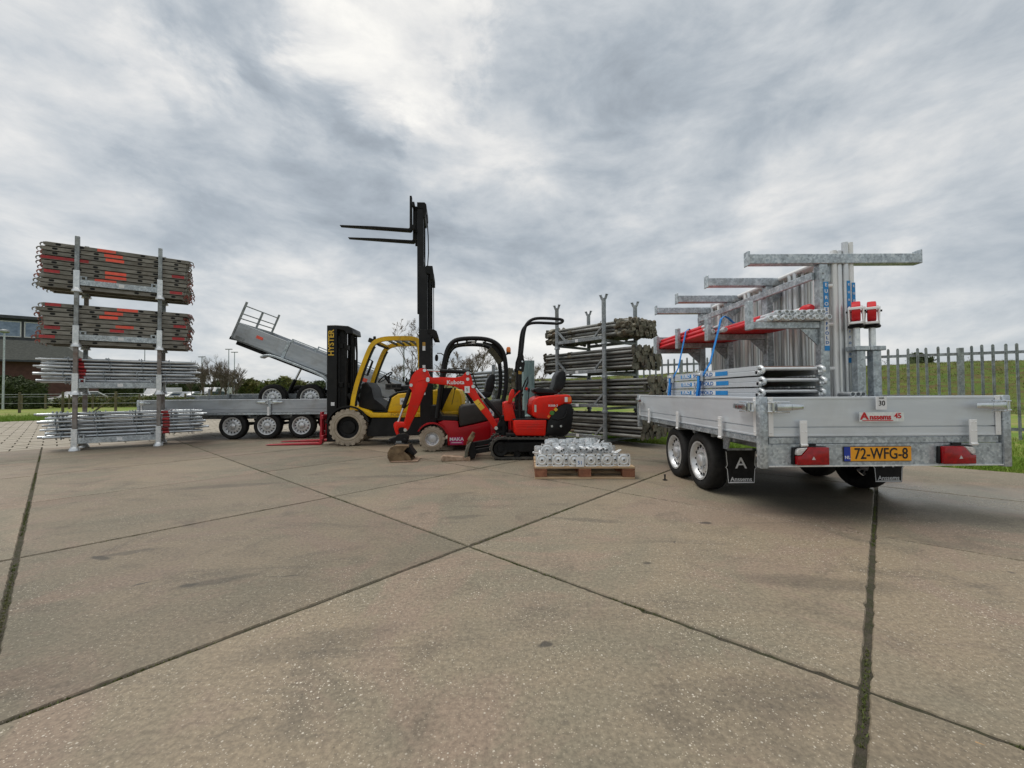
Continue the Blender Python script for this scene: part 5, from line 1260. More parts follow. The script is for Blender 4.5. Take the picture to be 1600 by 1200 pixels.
m = B(); m.box(1.0, 1.09, .054, .058, .80, .93); m.build('white_sticker', white, F1); text('6', .08, ink, F1, (1.045, .052, .865))
m = B(); m.box(-.43, -.36, .295, .298, .78, .85); m.build('white_sticker', white, F1)
# ---- red forklift with the raised mast
F2 = thing('forklift', 'small dark red forklift with its black mast raised high and forks up', 'forklift', (-1.399, 7.173, 0), 8)
solid_wheel(F2, 0, .11, .222, .19, .118, rimm, 18, 'front_wheel'); solid_wheel(F2, 0, .93, .222, .19, .118, rimm, 18, 'front_wheel')
solid_wheel(F2, 1.16, .14, .19, .14, .10, rimm, 16, 'rear_wheel'); solid_wheel(F2, 1.16, .88, .19, .14, .10, rimm, 16, 'rear_wheel')
m = B(); m.prism([(.27, .10), (1.02, .09), (1.02, .38), (1.45, .38), (1.47, .09), (1.50, .60), (1.36, .585), (1.129, .545), (.72, .455), (.466, .405), (.45, .52), (.20, .535), (.10, .50), (.20, .42), (.265, .28)], .03, 1.01); m.build('body', flred, F2, .014, 2)
m = B(); m.prism([(1.02, .12), (1.46, .10), (1.58, .20), (1.62, .50), (1.56, .84), (1.40, .86), (1.36, .60), (1.02, .54)], .02, 1.02); m.build('counterweight', flred, F2, .03, 3)
m = B(); m.prism([(.475, .42), (.468, .70), (.484, .76), (.535, .795), (1.05, .868), (1.32, .90), (1.375, .60), (1.129, .555), (.72, .465)], .05, .99); m.build('battery_hood', greyhood, F2, .03, 3)
m = B(); ar = arc(0, .222, .285, 150, 20, 10); ar2 = arc(0, .222, .262, 20, 150, 10); m.prism(ar+ar2, .0, .22).prism(ar+ar2, .82, 1.04); m.build('front_mudguard', flred, F2)
m = B(); m.prism([(.0, .53), (.46, .52), (.46, .60), (.18, .62), (.05, .80), (-.02, .80), (-.05, .53)], .12, .92); m.build('floor_and_cowl', blackp, F2, .01)
for y in (.06, .98):
    pth = smooth_path([(.08, y, .58), (.166, y, 1.24), (.246, y, 1.76), (.36, y, 1.935), (.507, y, 1.985), (.851, y, 1.998), (1.082, y, 1.955), (1.232, y, 1.83), (1.306, y, 1.62), (1.325, y, 1.176), (1.25, y, .82)], 2)
    m = B(); m.tube(pth, .040, 10); m.build('guard_tube', blackp, F2)
m = B(); m.prism([(1.10, 1.93), (1.22, 1.80), (1.28, 1.62), (1.26, 1.58), (1.16, 1.74), (1.05, 1.86)], .09, .95); m.build('rear_guard_plate', blackm, F2, .004)
m = B(); m.prism([(.27, 1.80), (.36, 1.89), (.70, 1.945), (.70, 1.915), (.40, 1.86), (.33, 1.78)], .10, .16).prism([(.9, 1.945), (1.10, 1.90), (1.2, 1.80), (1.08, 1.86), (.9, 1.915)], .10, .16); m.build('roof_edge', blackp, F2)
for x, z in ((.45, 1.955), (.62, 1.975), (.79, 1.985), (.96, 1.97)):
    m = B(); m.box(x-.015, x+.015, .09, .95, z-.015, z+.015); m.build('roof_bar', blackp, F2, .003)
m = B(); m.prism([(.62, 1.90), (.76, 1.905), (.76, 1.955), (.62, 1.95)], .12, .125); m.build('hanging_card', white, F2)
m = B(); m.tube([(.246, .06, 1.66), (.16, .04, 1.72), (.09, .04, 1.72)], .009, 6).lathe([(.002, -.01), (.06, -.008), (.06, .012), (.002, .02)], (.08, .04, 1.64), (1, .4, 0), 14); m.build('mirror', blackp, F2)
m = B(); m.lathe([(.03, 0), (.045, .01), (.045, .03), (.03, .035)], (1.37, .12, 1.72), (0, 0, 1), 12).cyl((1.30, .12, 1.70), (1.37, .12, 1.73), .012, n=6); bc = m.build('beacon_base', blackp, F2)
m = B(); m.lathe([(.038, 0), (.042, .02), (.040, .07), (.028, .095), (.004, .10)], (1.37, .12, 1.755), (0, 0, 1), 14); m.build('beacon_lens', amber, bc)
m = B(); m.prism([(.74, .90), (1.04, .93), (1.10, 1.02), (.95, 1.05), (.74, 1.00)], .30, .72).prism([(.965, .99), (.955, 1.10), (.985, 1.24), (1.05, 1.36), (1.10, 1.375), (1.15, 1.34), (1.13, 1.12), (1.07, .98)], .32, .70); m.build('seat', vinyl, F2, .03, 3)
m = B(); m.cyl((1.14, .30, 1.16), (1.16, .72, 1.16), .02, n=8); m.build('seat_bracket', chrome, F2)
m = B(); wc = Vector((.50, .52, 1.22)); ax = Vector((-.5, 0, .86)); e, t_ = frame(ax); m.tube([wc+e*.16*math.cos(a)+t_*.16*math.sin(a) for a in [2*math.pi*k/20 for k in range(20)]], .013, 6, True); m.cyl(wc, wc-ax*.5, .03, n=8).beam(wc-e*.155, wc+e*.155, .02, .012); m.build('steering_wheel', plastic, F2)
m = B()
for k in range(3): m.cyl((.34, .70+k*.05, .80), (.40, .70+k*.05, 1.08), .007, n=6).cyl((.40, .70+k*.05, 1.08), (.405, .70+k*.05, 1.12), .016, n=8)
m.build('levers', plastic, F2)
for y in (.17, .72):
    for nm, x0, x1, z0, z1, dy in (('outer_channel', -.215, -.02, .08, 2.16, 0), ('middle_channel', -.235, -.085, 1.30, 3.30, .03), ('inner_channel', -.265, -.150, 2.45, 4.44, .06)):
        s = dy if y < .4 else -dy
        m = B(); m.prism([(x0, z0), (x1, z0), (x1, z1), (x0, z1)], y+s, y+s+.07); m.build(nm, blackp, F2, .005)
    m = B(); m.cyl((-.05, y+.06, 1.2), (-.05, y+.06, 2.2), .026, n=10).cyl((-.05, y+.06, 2.2), (-.05, y+.06, 3.20), .012, n=8); m.build('lift_cylinder', blackm, F2)
for z, x in ((.30, -.15), (1.2, -.15), (1.95, -.15), (3.15, -.16), (2.55, -.17), (4.30, -.2), (3.45, -.2)):
    m = B(); m.box(x-.045, x+.045, .24, .75, z, z+.10); m.build('mast_crossbar', blackm, F2, .004)
m = B(); m.prism([(-.265, 4.36), (-.265, 4.47), (-.13, 4.475), (-.10, 4.44), (-.095, 4.32), (-.13, 4.20), (-.16, 4.20), (-.16, 4.36)], .22, .74); m.lathe([(.01, -.015), (.055, -.015), (.045, 0), (.055, .015), (.01, .015)], (-.15, .30, 4.38), (0, 1, 0), 12); m.build('mast_head', blackm, F2, .004)
for y in (.18, .66):
    m = B(); m.prism([(-.11, 3.18), (-.11, 3.31), (.01, 3.31), (.03, 3.16), (.03, 3.06), (-.03, 3.06), (-.04, 3.16)], y, y+.12); m.build('chain_anchor', blackm, F2, .004)
m = B(); m.prism([(-.08, 2.08), (-.08, 2.16), (.03, 2.16), (.08, 2.13), (.12, 2.0), (.02, 2.0), (-.02, 2.08)], .15, .20).prism([(-.08, 2.08), (-.08, 2.16), (.03, 2.16), (.08, 2.13), (.12, 2.0), (.02, 2.0), (-.02, 2.08)], .72, .77); m.box(.06, .10, .2, .72, 2.02, 2.08); m.build('mast_bracket', blackm, F2, .004)
m = B()
for x, y in ((-.035, .20), (.0, .20), (-.035, .75), (.0, .75)): m.cyl((x, y, 2.1), (x, y, 3.1), .007, n=6)
m.tube([(-.09, .33, 3.30), (-.07, .33, 3.6), (-.075, .33, 3.9), (-.10, .33, 4.3)], .009, 6); m.build('hose', rubber, F2)
# raised carriage with forks
m = B(); m.box(-.34, -.30, .10, .86, 3.93, 4.01).box(-.34, -.30, .10, .86, 4.34, 4.42).box(-.335, -.27, .28, .33, 3.82, 4.42).box(-.335, -.27, .62, .67, 3.82, 4.42); m.build('fork_carriage', blackm, F2, .005)
for y in (.13, .70):
    m = B(); m.prism([(-.345, 3.93), (-.37, 3.905), (-1.0, 3.925), (-1.57, 3.945), (-1.575, 3.955), (-1.0, 3.962), (-.405, 3.952), (-.388, 3.965), (-.385, 4.54), (-.348, 4.54)], y, y+.10); m.build('fork', blackm, F2, .005)
m = B(); m.box(-.04, .07, .10, .16, .20, .80); m.build('mast_foot', blackm, F2, .004)
for z0, z1, mt in ((1.78, 1.86, white), (1.86, 1.93, ochre), (1.47, 1.52, white), (1.26, 1.33, white), (.99, 1.03, white)):
    m = B(); m.box(-.17, -.12, .166, .169, z0, z1); m.build('mast_sticker', mt, F2)
m = B(); m.box(.31, .54, .026, .0285, .115, .245); m.build('magenta_label', magenta, F2)
text('MAKA', .082, white, F2, (.425, .0245, .205), wid=1.1, bold=.02); m = B(); m.box(.335, .515, .024, .026, .142, .152); m.build('label_line', white, F2)
m = B(); m.box(1.01, 1.09, .046, .049, .60, .74); m.build('white_sticker', white, F2); text('6', .07, blueink, F2, (1.05, .0445, .67))

# ================================================================== mini excavator; local +x points backwards, -y towards the camera
EX = thing('mini_excavator', 'orange-red mini excavator with curled bucket, black roll bar and rubber tracks', 'excavator', (.28, 6.62, 0), 5)
def track(y0, y1):
    g = bpy.data.objects.new('rubber_track', None); COL.objects.link(g); g.parent = EX; g.location = (0, y0, 0); w = y1-y0
    c = [(-.49, .165, .155), (.46, .165, .155)]
    pts = arc(-.49, .17, .155, 90, 270, 12)+arc(.46, .17, .155, -90, 90, 12)
    pts = [(a, b+.02*math.exp(-((a+.49)/.25)**2)*(b > .2)) for a, b in pts]; ring = []
    per = []; n = len(pts)
    for k in range(n):
        a, b = Vector(pts[k]), Vector(pts[(k+1) % n]); L_ = (b-a).length; q = max(1, int(L_/.02))
        for i in range(q): per.append(a.lerp(b, i/q))
    m = B(); N = len(per); vs = []
    for k in range(N):
        d = (per[(k+1) % N]-per[k-1]).normalized(); nn = Vector((d.y, -d.x)); p = per[k]
        o_ = p+nn*.0; i_ = p-nn*.028
        vs += [(o_.x, 0, o_.y), (o_.x, w, o_.y), (i_.x, w, i_.y), (i_.x, 0, i_.y)]
    m.add(vs, [(k*4+q, k*4+(q+1) % 4, ((k+1) % N)*4+(q+1) % 4, ((k+1) % N)*4+q) for k in range(N) for q in range(4)])
    step = N/62
    for k in range(62):
        i = int(k*step); d = (per[(i+1) % N]-per[i-1]).normalized(); nn = Vector((d.y, -d.x)); p = per[i]; y_a, y_b = (.0, w*.55) if k % 2 else (w*.45, w)
        hh = .016; hw_ = .013; a = p-d*hw_; b = p+d*hw_
        m.add([(a.x, y_a, a.y), (b.x, y_a, b.y), (b.x, y_b, b.y), (a.x, y_b, a.y)]+[((q+nn*hh).x, yy, (q+nn*hh).y) for q, yy in ((p-d*.009, y_a), (p+d*.009, y_a), (p+d*.009, y_b), (p-d*.009, y_b))],
              [(4, 5, 6, 7), (0, 1, 5, 4), (1, 2, 6, 5), (2, 3, 7, 6), (3, 0, 4, 7)])
    m.build('belt', trackr, g, sharp=30)
    m = B(); m.prism(arc(-.44, .19, .075, 90, 270, 8)+arc(.40, .19, .075, -90, 90, 8), .02, w-.02); m.build('track_frame', blackm, g, .01)
    for x, r in ((-.49, .115), (.46, .115), (-.24, .055), (0, .055), (.22, .055)):
        m = B(); z = .17 if r > .1 else .095; m.lathe([(.02, .0), (r*.4, .0), (r*.5, .018), (r*.9, .012), (r, .03), (r, w-.03), (r*.9, w-.012), (.02, w)], (x, 0, z), (0, 1, 0), 20); m.build('roller', blackm, g)
track(-.37, -.19); track(.19, .37)
m = B(); m.box(-.35, .35, -.19, .19, .17, .29); m.cyl((0, 0, .28), (0, 0, .36), .2, n=20); m.build('undercarriage', blackm, EX, .01)
m = B(); m.prism(arc(-.53, .12, .26, 140, 100, 4)+[(-.40, .31), (-.40, .30)]+arc(-.53, .12, .25, 100, 140, 4), -.37, -.33); 
# dozer blade
bd = bpy.data.objects.new('dozer_blade', None); COL.objects.link(bd); bd.parent = EX; bd.location = (-.95, 0, 0)
m = B(); m.prism([(-.06, .02), (-.085, .06), (-.075, .14), (-.045, .22), (.0, .28), (.02, .28), (-.01, .20), (-.035, .12), (-.035, .05), (-.02, .02)], -.37, .37); m.build('blade_plate', propd, bd, .004)
m = B(); m.prism([(-.09, .015), (-.05, .0), (.0, .0), (.0, .05), (-.06, .06)], -.375, .375); m.build('cutting_edge', rustlight, bd, .004)
m = B(); m.prism([(-.42, .0), (-.44, .06), (-.40, .09), (-.10, .065), (-.08, .0)], -.36, -.26); m.build('side_lug', rustlight, bd, .01)
m = B(); m.beam((-.02, -.17, .10), (.50, -.13, .17), .06, .07).beam((-.02, .17, .10), (.50, .13, .17), .06, .07).beam((0, 0, .2), (.4, 0, .26), .07, .07).prism([(-.02, .02), (.06, .02), (.10, .10), (.06, .26), (.02, .30), (-.02, .25)], -.26, -.22); m.build('blade_arms', blackm, bd, .006)
m = B(); m.beam((-.03, -.30, .24), (.05, -.30, .38), .04, .06).cyl((-.02, -.28, .30), (.06, -.28, .42), .03, n=8); m.build('blade_upright', rustsoil, bd, .006)
# house
m = B(); m.prism([(-.40, .355), (.22, .35), (.50, .35), (.50, .40), (-.40, .40)], -.33, .33); m.build('turntable', blackm, EX, .01)
m = B(); m.prism([(-.291, .603), (.219, .597), (.196, .352), (-.255, .365), (-.287, .42)], -.352, -.05); sk = m.build('side_skirt', exred, EX, .022, 3)
m = B(); m.prism([(-.291, .603), (.219, .597), (.196, .352), (-.255, .365), (-.287, .42)], .05, .352); m.build('side_skirt', exred, EX, .022, 3)
for z in (.545, .505, .462):
    m = B(); m.beam((-.25, -.353, z+.002), (.17, -.353, z-.002), .008, .012); m.build('pressed_rib', exred, sk, .003)
m = B(); m.box(-.30, .235, -.34, .34, .600, .618); m.build('floor_mat', rubber, EX, .006)
m = B(); m.prism([(.0, .66), (-.005, .80), (.01, .87), (.04, .925), (.10, .955), (.34, .975), (.56, .985), (.605, .955), (.618, .90), (.612, .835), (.50, .845), (.40, .80), (.315, .71), (.262, .60), (.07, .62)], -.34, .34); hd = m.build('engine_hood', exred, EX, .035, 3)
m = B(); p = [(.262, .60), (.315, .71), (.40, .80), (.50, .842), (.612, .832), (.635, .74), (.63, .60), (.60, .44), (.53, .36), (.222, .352), (.20, .36), (.235, .59)]; m.prism(p, -.33, .33); m.build('counterweight', blackp, EX, .03, 3)
m = B(); m.tube([(.30, -.335, .62), (.40, -.345, .60), (.49, -.345, .63), (.53, -.345, .70), (.545, -.34, .77)], .014, 6); m.build('rear_bumper_rib', blackm, EX)
m = B(); m.cyl((.30, -.336, .50), (.30, -.328, .50), .018, n=10).cyl((.44, -.336, .50), (.44, -.328, .50), .018, n=10); m.build('bolt', chrome, EX)
m = B(); m.prism([(-.415, .58), (-.43, .86), (-.36, .89), (-.30, .84), (-.245, .62), (-.245, .58)], -.22, .22); m.prism([(-.37, .86), (-.345, 1.0), (-.31, 1.075), (-.27, 1.07), (-.265, 1.0), (-.31, .86)], -.26, -.20); m.build('front_cowl', exred, EX, .015, 2)
m = B(); m.cyl((-.42, -.03, .34), (-.42, -.03, .66), .075, n=14).box(-.50, -.36, -.09, .03, .36, .42).box(-.56, -.36, -.10, .04, .42, .50); m.prism([(-.54, .38), (-.58, .46), (-.52, .52), (-.44, .66), (-.38, .64), (-.38, .38)], -.10, .04); m.build('swing_bracket', blackm, EX, .008)
m = B(); 
for k in range(6): m.tube([(-.30+.03*k, -.12+.03*k, .60), (-.28+.03*k, -.14+.03*k, .75), (-.24+.02*k, -.1+.03*k, .88), (-.22+.025*k, -.05+.02*k, 1.0)], .008, 5)
m.box(-.26, -.10, -.2, .2, .62, .74); m.build('control_valves', blackm, EX)
m = B()
for (x, y, lx, ly) in ((-.20, -.16, -.03, -.02), (-.20, .16, -.03, .02), (-.13, -.06, .0, -.03), (-.13, .06, 0, .03), (-.07, -.22, .03, -.02)):
    m.cyl((x, y, .70), (x+lx, y+ly, 1.02), .007, n=6).lathe([(.004, 0), (.016, .02), (.018, .05), (.006, .07)], (x+lx, y+ly, 1.02), (0, 0, 1), 8)
m.build('control_levers', plastic, EX)
m = B(); m.lathe([(.003, 0), (.02, .02), (.018, .045), (.003, .05)], (-.075, -.2, 1.05), (.2, 0, 1), 8).beam((-.30, -.235, .93), (-.18, -.235, 1.05), .01, .02); m.build('red_knobs', exred, EX)
# seat
m = B(); m.prism([(.04, 1.045), (.055, 1.085), (.14, 1.10), (.36, 1.06), (.44, 1.03), (.42, .985), (.10, 1.0)], -.20, .20); m.build('seat_cushion', vinyl, EX, .025, 3)
m = B(); m.prism([(.335, 1.05), (.375, 1.15), (.40, 1.27), (.445, 1.35), (.50, 1.375), (.55, 1.345), (.565, 1.24), (.53, 1.10), (.46, 1.02), (.38, 1.01)], -.20, .20); m.build('seat_back', vinyl, EX, .03, 3)
m = B(); m.box(.10, .38, -.14, .14, .965, 1.0); m.build('seat_base', blackm, EX, .01)
# roll bar
rb = bpy.data.objects.new('roll_bar', None); COL.objects.link(rb); rb.parent = EX; rb.location = (0, 0, 0)
for y, s in ((-.21, 1), (.21, -1)):
    m = B(); m.tube([(-.18, y, .62), (-.183, y, 1.0), (-.165, y, 1.44)], .026, 10); m.build('lower_post', blackp, rb)
hoop = smooth_path([(-.165, -.21, 1.46), (-.135, -.21, 1.70), (-.108, -.21, 1.96), (-.07, -.21, 2.09), (.02, -.21, 2.165), (.14, -.21, 2.185), (.40, -.21, 2.175), (.52, -.18, 2.165), (.55, 0, 2.16), (.52, .18, 2.165), (.40, .21, 2.175), (.14, .21, 2.185), (.02, .21, 2.165), (-.07, .21, 2.09), (-.108, .21, 1.96), (-.135, .21, 1.70), (-.165, .21, 1.46)], 2)
m = B(); m.tube(hoop, .024, 10); m.build('hoop', blackp, rb)
m = B(); m.cyl((-.055, -.21, 2.10), (-.055, .21, 2.10), .02, n=8); m.build('cross_tube', blackp, rb)
for y in (-.21, .21):
    m = B(); m.prism([(-.215, 1.36), (-.12, 1.34), (-.10, 1.47), (-.13, 1.64), (-.155, 1.66), (-.20, 1.52)], y-.035, y-.026).prism([(-.215, 1.36), (-.12, 1.34), (-.10, 1.47), (-.13, 1.64), (-.155, 1.66), (-.20, 1.52)], y+.026, y+.035); m.build('hinge_plate', blackm, rb)
    m = B(); m.cyl((-.14, y-.05, 1.50), (-.14, y+.05, 1.50), .014, n=8).cyl((-.17, y-.05, 1.40), (-.17, y+.05, 1.40), .014, n=8); m.build('hinge_pin', chrome, rb)
m = B(); m.lathe([(.0265, -.035), (.0275, -.035), (.0275, .035), (.0265, .035)], (-.17, -.21, 1.34), (0, 0, 1), 12, True); m.build('warning_sticker', ochre, rb)
m = B(); m.tube([(-.16, -.1, 1.0), (-.08, -.12, 1.20), (-.04, -.12, 1.27), (-.04, -.12, 1.18), (-.09, -.1, 1.06)], .012, 6); m.build('arm_lever', plastic, EX)
# boom, arm, cylinders
BM = bpy.data.objects.new('boom', None); COL.objects.link(BM); BM.parent = EX; BM.location = (0, -.05, 0)
bp_ = [(-1.60, 1.262), (-1.383, 1.268), (-1.168, 1.262), (-1.07, 1.285), (-1.015, 1.344), (-.965, 1.345), (-.929, 1.278), (-.897, 1.124), (-.80, .949), (-.626, .706), (-.517, .508), (-.505, .47), (-.518, .435), (-.562, .432), (-.585, .46), (-.692, .619), (-.801, .752), (-.887, .884), (-.985, 1.006), (-1.082, 1.078), (-1.211, 1.128), (-1.384, 1.150), (-1.60, 1.178)]
m = B(); m.prism(bp_, -.045, .045); m.build('boom_beam', exred, BM, .010, 2)
m = B()
for x, z in ((-.545, .465), (-.985, 1.325), (-.90, 1.12), (-1.60, 1.22)): m.cyl((x, -.065, z), (x, .065, z), .028, n=12)
m.build('pivot_pins', chrome, BM)
m = B(); m.cyl((-.86, -.01, 1.09), (-.64, -.01, .835), .018, n=10); m.build('boom_rod', chrome, BM)
m = B(); m.cyl((-.72, -.01, .93), (-.44, -.01, .60), .036, n=12).cyl((-.45, -.05, .61), (-.45, .03, .61), .035, n=10); m.build('boom_cylinder', blackm, BM)
m = B(); m.cyl((-1.64, 0, 1.378), (-1.41, 0, 1.368), .016, n=10); m.build('arm_rod', chrome, BM)
m = B(); m.cyl((-1.42, 0, 1.368), (-.985, 0, 1.345), .031, n=12); m.build('arm_cylinder', blackm, BM)
m = B(); m.tube([(-1.0, .04, 1.35), (-.9, .05, 1.30), (-.84, .05, 1.1), (-.6, .05, .78), (-.45, .04, .66)], .010, 6).tube([(-1.3, .03, 1.40), (-1.1, .05, 1.41), (-.93, .05, 1.36), (-.86, .04, 1.18)], .009, 6); m.build('hose', rubber, BM)
m = B(); m.prism([(-.895, .878), (-.825, .922), (-.722, .790), (-.782, .738)], -.0475, -.044); m.build('warning_label', yelprint, BM); text('!', .07, ink, BM, (-.81, -.0488, .845), (90, 55, 0))
m = B(); m.box(-1.035, -.955, -.0475, -.044, 1.02, 1.125); m.build('white_sticker', white, BM); text('5', .07, greenst, BM, (-.995, -.0488, 1.07))
text('Kubota', .088, white, BM, (-1.175, -.0465, 1.185), wid=1.05, bold=.02)
m = B(); m.lathe([(.003, 0), (.026, 0), (.026, .002), (.003, .002)], (-.985, -.0475, 1.235), (0, 1, 0), 14); m.build('round_mark', white, BM)
AM = bpy.data.objects.new('dipper_arm', None); COL.objects.link(AM); AM.parent = EX; AM.location = (0, -.05, 0)
ap = [(-1.79, 1.367), (-1.72, 1.405), (-1.64, 1.405), (-1.60, 1.36), (-1.572, 1.28), (-1.600, 1.215), (-1.61, 1.15), (-1.755, .783), (-1.905, .462), (-1.935, .43), (-1.965, .44), (-1.968, .57), (-1.860, .979), (-1.850, 1.065), (-1.886, 1.108), (-1.885, 1.18), (-1.845, 1.29)]
m = B(); m.prism(ap, -.040, .040).prism([(-1.76, 1.20), (-1.74, 1.22), (-1.55, 1.275), (-1.54, 1.25)], -.046, -.040); m.build('arm_beam', exred, AM, .010, 2)
m = B()
for x, z in ((-1.65, 1.375), (-1.855, 1.145), (-1.945, .455), (-1.60, 1.24)): m.cyl((x, -.06, z), (x, .06, z), .026, n=12)
m.build('pivot_pins', chrome, AM)
m = B(); m.cyl((-1.835, 0, 1.36), (-1.865, 0, 1.10), .036, n=12).cyl((-1.85, 0, 1.17), (-1.985, 0, .79), .032, n=12); m.build('bucket_cylinder', blackm, AM)
m = B(); m.cyl((-1.98, 0, .80), (-2.066, 0, .56), .017, n=10); m.build('bucket_rod', chrome, AM)
m = B(); m.tube([(-1.80, .03, 1.33), (-1.82, .05, 1.0), (-1.90, .05, .86), (-1.96, .03, .80)], .010, 6); m.build('hose', rubber, AM)
m = B(); m.prism([(-2.125, .53), (-2.115, .565), (-2.087, .585), (-1.965, .572), (-1.93, .52), (-1.955, .50), (-2.035, .492), (-2.062, .455), (-2.05, .40), (-2.03, .375), (-2.075, .365), (-2.105, .44)], -.05, .05); m.build('bucket_link', exred, AM, .008, 2)
m = B(); m.prism([(-2.21, .275), (-2.19, .325), (-2.10, .35), (-2.06, .395), (-1.95, .40), (-1.90, .365), (-1.91, .27), (-1.96, .22), (-2.08, .21), (-2.12, .255)], -.07, .07); m.cyl((-2.17, -.09, .285), (-2.17, .09, .285), .03, n=10).cyl((-1.95, -.09, .30), (-1.95, .09, .30), .028, n=10); m.build('quick_coupler', blackm, AM, .008)
m = B(); m.prism([(-2.13, .20), (-2.09, .27), (-1.98, .26), (-1.90, .24), (-1.86, .16), (-1.92, .10), (-2.02, .16)], -.09, .09); m.build('coupler_hook', greyhood, AM, .01)
m = B(); m.box(-2.08, -2.0, -.078, -.072, .235, .29); m.build('coupler_latch', galvd, AM)
BK = bpy.data.objects.new('bucket', None); COL.objects.link(BK); BK.parent = EX; BK.location = (0, -.16, 0)
outer = [(-1.86, .235), (-2.06, .245), (-2.125, .215), (-2.165, .14), (-2.165, .07), (-2.135, .015), (-2.08, .002), (-1.80, .006)]
inner = [(-1.80, .022), (-2.07, .020), (-2.118, .032), (-2.145, .08), (-2.143, .135), (-2.11, .195), (-2.05, .222), (-1.86, .215)]
m = B(); m.prism(outer+inner, -.17, .17); m.build('bucket_shell', rustsoil, BK, .003)
for y in (-.172, .160):
    m = B(); m.prism(outer[:1]+outer[1:]+[(-1.86, .10), (-1.93, .16)], y, y+.012); m.build('bucket_side', rustsoil, BK)
m = B(); m.prism([(-2.13, .003), (-1.76, .003), (-1.72, .012), (-1.76, .022), (-2.1, .018)], -.20, .19); m.build('cutting_edge', rustlight, BK, .003)
m = B(); m.prism([(-1.86, .24), (-1.84, .19), (-1.77, .10), (-1.80, .08), (-1.88, .14), (-1.96, .22)], -.10, .14); m.build('bucket_ear', blackm, BK, .006)
text('K008-3', .045, white, EX, (.32, -.3425, .815), (90, 0, 0), wid=1.1, bold=.02)
for (x, z, r, mt) in ((.30, .705, .038, greenst), (.36, .755, .034, yelprint), (.25, .65, .028, amber)):
    m = B(); m.lathe([(.002, 0), (r, 0), (r, .002), (.002, .002)], (x, -.3425, z), (0, 1, 0), 8 if mt is greenst else 4); m.build('sticker', mt, hd)
m = B(); m.box(.50, .545, -.3435, -.341, .87, .945); m.build('sticker', white, hd); m = B(); m.box(.55, .60, -.3435, -.341, .87, .945); m.build('sticker', amber, hd)
m = B(); m.box(.03, .06, -.3435, -.341, .72, .83); m.build('sticker', cream, hd)

# ================================================================== pallet with screw jacks
PO = (.262, 4.865); PRZ = -1.9
PT = thing('wooden_pallet', 'worn wooden euro pallet on the concrete, loaded with shiny screw jacks', 'pallet', (*PO, 0), PRZ)
pb = {}
def board_(x0, x1, y0, y1, z0, z1, nm='board', mt=None):
    m = B(); m.box(x0, x1, y0, y1, z0, z1); m.build(nm, mt or wood, PT, .003)
for k, (y, w) in enumerate(((0, .13), (.17, .09), (.335, .13), (.54, .09), (.67, .13))): board_(0, 1.17, y, y+w, .122, .144, 'top_board', wood)
for x in (0, .515, 1.025): board_(x, x+.145, 0, .8, .100, .121, 'stringer_board', woodd)
for x in (0, .515, 1.025):
    for y in (0, .33, .70): board_(x+.001, x+.144, y, y+.1, .023, .0995, 'block', woodd)
for y in (0, .33, .70): board_(0, 1.17, y, y+.1, 0, .022, 'bottom_board', wood)
# jack: plate in xz plane facing -y, spindle towards +y
m = B(); n = 28; rings = []
def dome(r): return -.012*math.exp(-(r/.035)**2) - .006*math.exp(-((r-.052)/.008)**2)
sq = lambda a, s: s/max(abs(math.cos(a)), abs(math.sin(a)))
vs = []; NR = [.010, .018, .028, .036, .044, .050, .056, .062]
for r in NR: vs += [(r*math.cos(2*math.pi*k/n), dome(r), r*math.sin(2*math.pi*k/n)) for k in range(n)]
for s_, y in ((.070, .0), (.075, -.002), (.075, .004)):
    vs += [(min(.075, max(-.075, sq(2*math.pi*k/n+1e-6, s_)*math.cos(2*math.pi*k/n))), y, min(.075, max(-.075, sq(2*math.pi*k/n+1e-6, s_)*math.sin(2*math.pi*k/n)))) for k in range(n)]
tot = len(NR)+3; m.add(vs, [(q*n+k, q*n+(k+1) % n, (q+1)*n+(k+1) % n, (q+1)*n+k) for q in range(tot-1) for k in range(n)])
m.add([(0.0102*math.cos(2*math.pi*k/n), .006, .0102*math.sin(2*math.pi*k/n)) for k in range(n)]+[(.010*math.cos(2*math.pi*k/n), dome(.01), .010*math.sin(2*math.pi*k/n)) for k in range(n)], [(k, (k+1) % n, n+(k+1) % n, n+k) for k in range(n)])
jplate = m.mesh('base_plate', galvb, sharp=50)
m = B()
for a, b in ((-.052, -.052), (.052, -.052), (.052, .052), (-.052, .052)): m.lathe([(.001, 0), (.0075, 0), (.0075, .001), (.001, .001)], (a, -.0055, b), (0, 1, 0), 8)
m.lathe([(.001, 0), (.011, 0), (.011, .002), (.001, .002)], (0, -.0125, 0), (0, 1, 0), 10); jhole = m.mesh('plate_holes', blackm)
m = B(); m.hollow((0, .004, 0), (0, .60, 0), .019, .0145, 12, .1)
for k in range(26): m.lathe([(.019, 0), (.0205, .0035), (.019, .007)], (0, .03+k*.018, 0), (0, 1, 0), 10)
jsp = m.mesh('spindle', galvb)
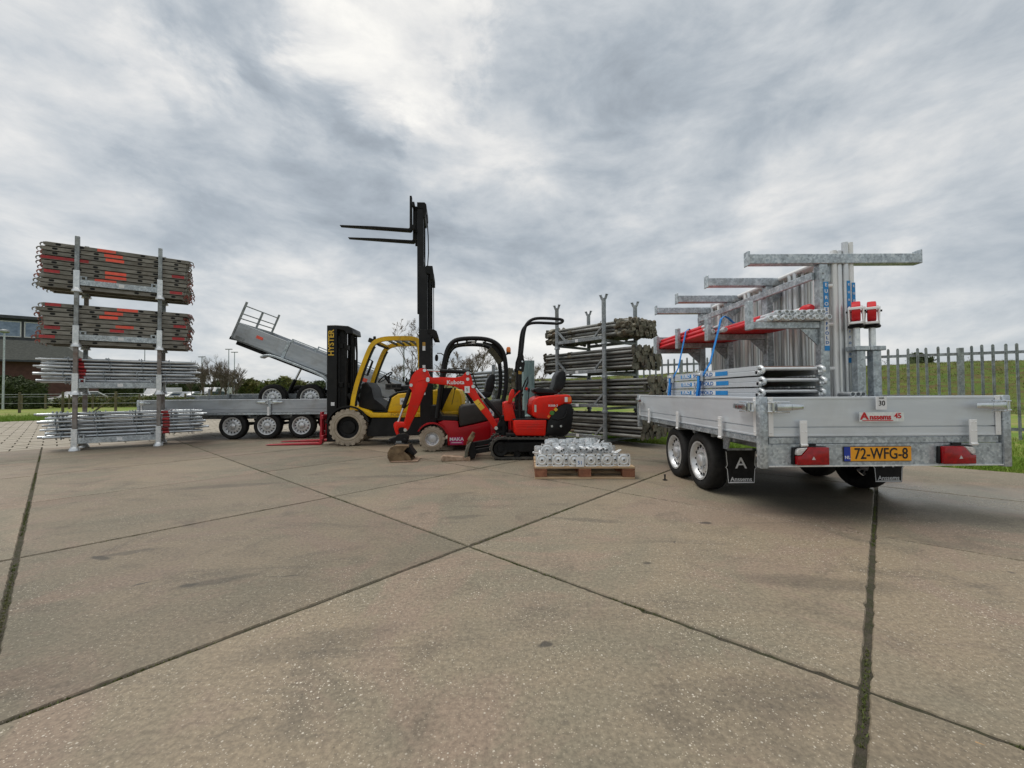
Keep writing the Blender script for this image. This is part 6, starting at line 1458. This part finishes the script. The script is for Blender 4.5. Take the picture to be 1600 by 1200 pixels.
m = B(); m.cyl((0, -.02, 0), (0, .02, 0), .032, n=10).beam((0, 0, 0), (.095, .0, .012), .026, .016).beam((0, 0, 0), (-.095, .0, -.012), .026, .016).cyl((.09, -.012, .012), (.09, .014, .012), .014, n=6); jnut = m.mesh('wing_nut', galvb, .003)
def jack(x, y, z, rz, lab, grp, nut=.3, roll=0):
    p = loc2w(PO, PRZ, x, y, z); t = thing('screw_jack', lab, 'screw jack', p, PRZ+rz, grp); t.rotation_euler[1] = R(roll)
    inst(jplate, 'base_plate', t); inst(jhole, 'plate_holes', t); inst(jsp, 'spindle', t); q = inst(jnut, 'wing_nut', t, (0, nut, 0)); q.rotation_euler = (0, rj.uniform(0, 3), 0)
for k in range(6): jack(.085+k*.192, .02, .2205, 0, 'screw jack with its square plate on the front pallet edge, %s from left' % ('first', 'second', 'third', 'fourth', 'fifth', 'sixth')[k], 'front plates of the jacks on the pallet', .25+.1*(k % 3))
for k in range(5): jack(.181+k*.192, .055, .2205, 0, 'screw jack tucked behind the front plates on the pallet, %s from the left' % ('first', 'second', 'third', 'fourth', 'fifth')[k], 'recessed plates of the jacks on the pallet', .30)
for k in range(6): jack(.085+k*.19, .78, .2205, 180, 'screw jack with its plate at the rear edge of the pallet', 'rear jacks on the pallet', .22)
for k, x in enumerate((.36, .40, .545, .64, .74, .785, .825, .865, .905)):
    jack(x-.10-.04*(k < 5), .66+.01*k, .318+.012*(k % 2), 180+(10 if k < 5 else 7)+rj.uniform(-2, 2), 'upper screw jack with its open tube end forward, %s from the left' % ('first', 'second', 'third', 'fourth', 'fifth', 'sixth', 'seventh', 'eighth', 'ninth')[k], 'upper jacks on the pallet', .16+.08*(k % 3))
for k in range(8): jack(.16+k*.105, .28+.05*(k % 3), .303+.012*(k % 2), rj.uniform(-6, 6), 'screw jack across the top of the heap on the pallet', 'jacks across the top of the heap', .12, rj.uniform(-8, 8))
m = B(); m.box(-.045, .045, -.003, 0, -.055, .055); g = m.build('lot_sheet', white, PT, loc=(.53, -.006, .20)); text('51', .06, blueink, g, (0, -.0045, -.01))

# a closing check for stray helper data
for o in list(bpy.data.objects):
    if o.name.startswith('tmp') and not o.children: bpy.data.objects.remove(o)
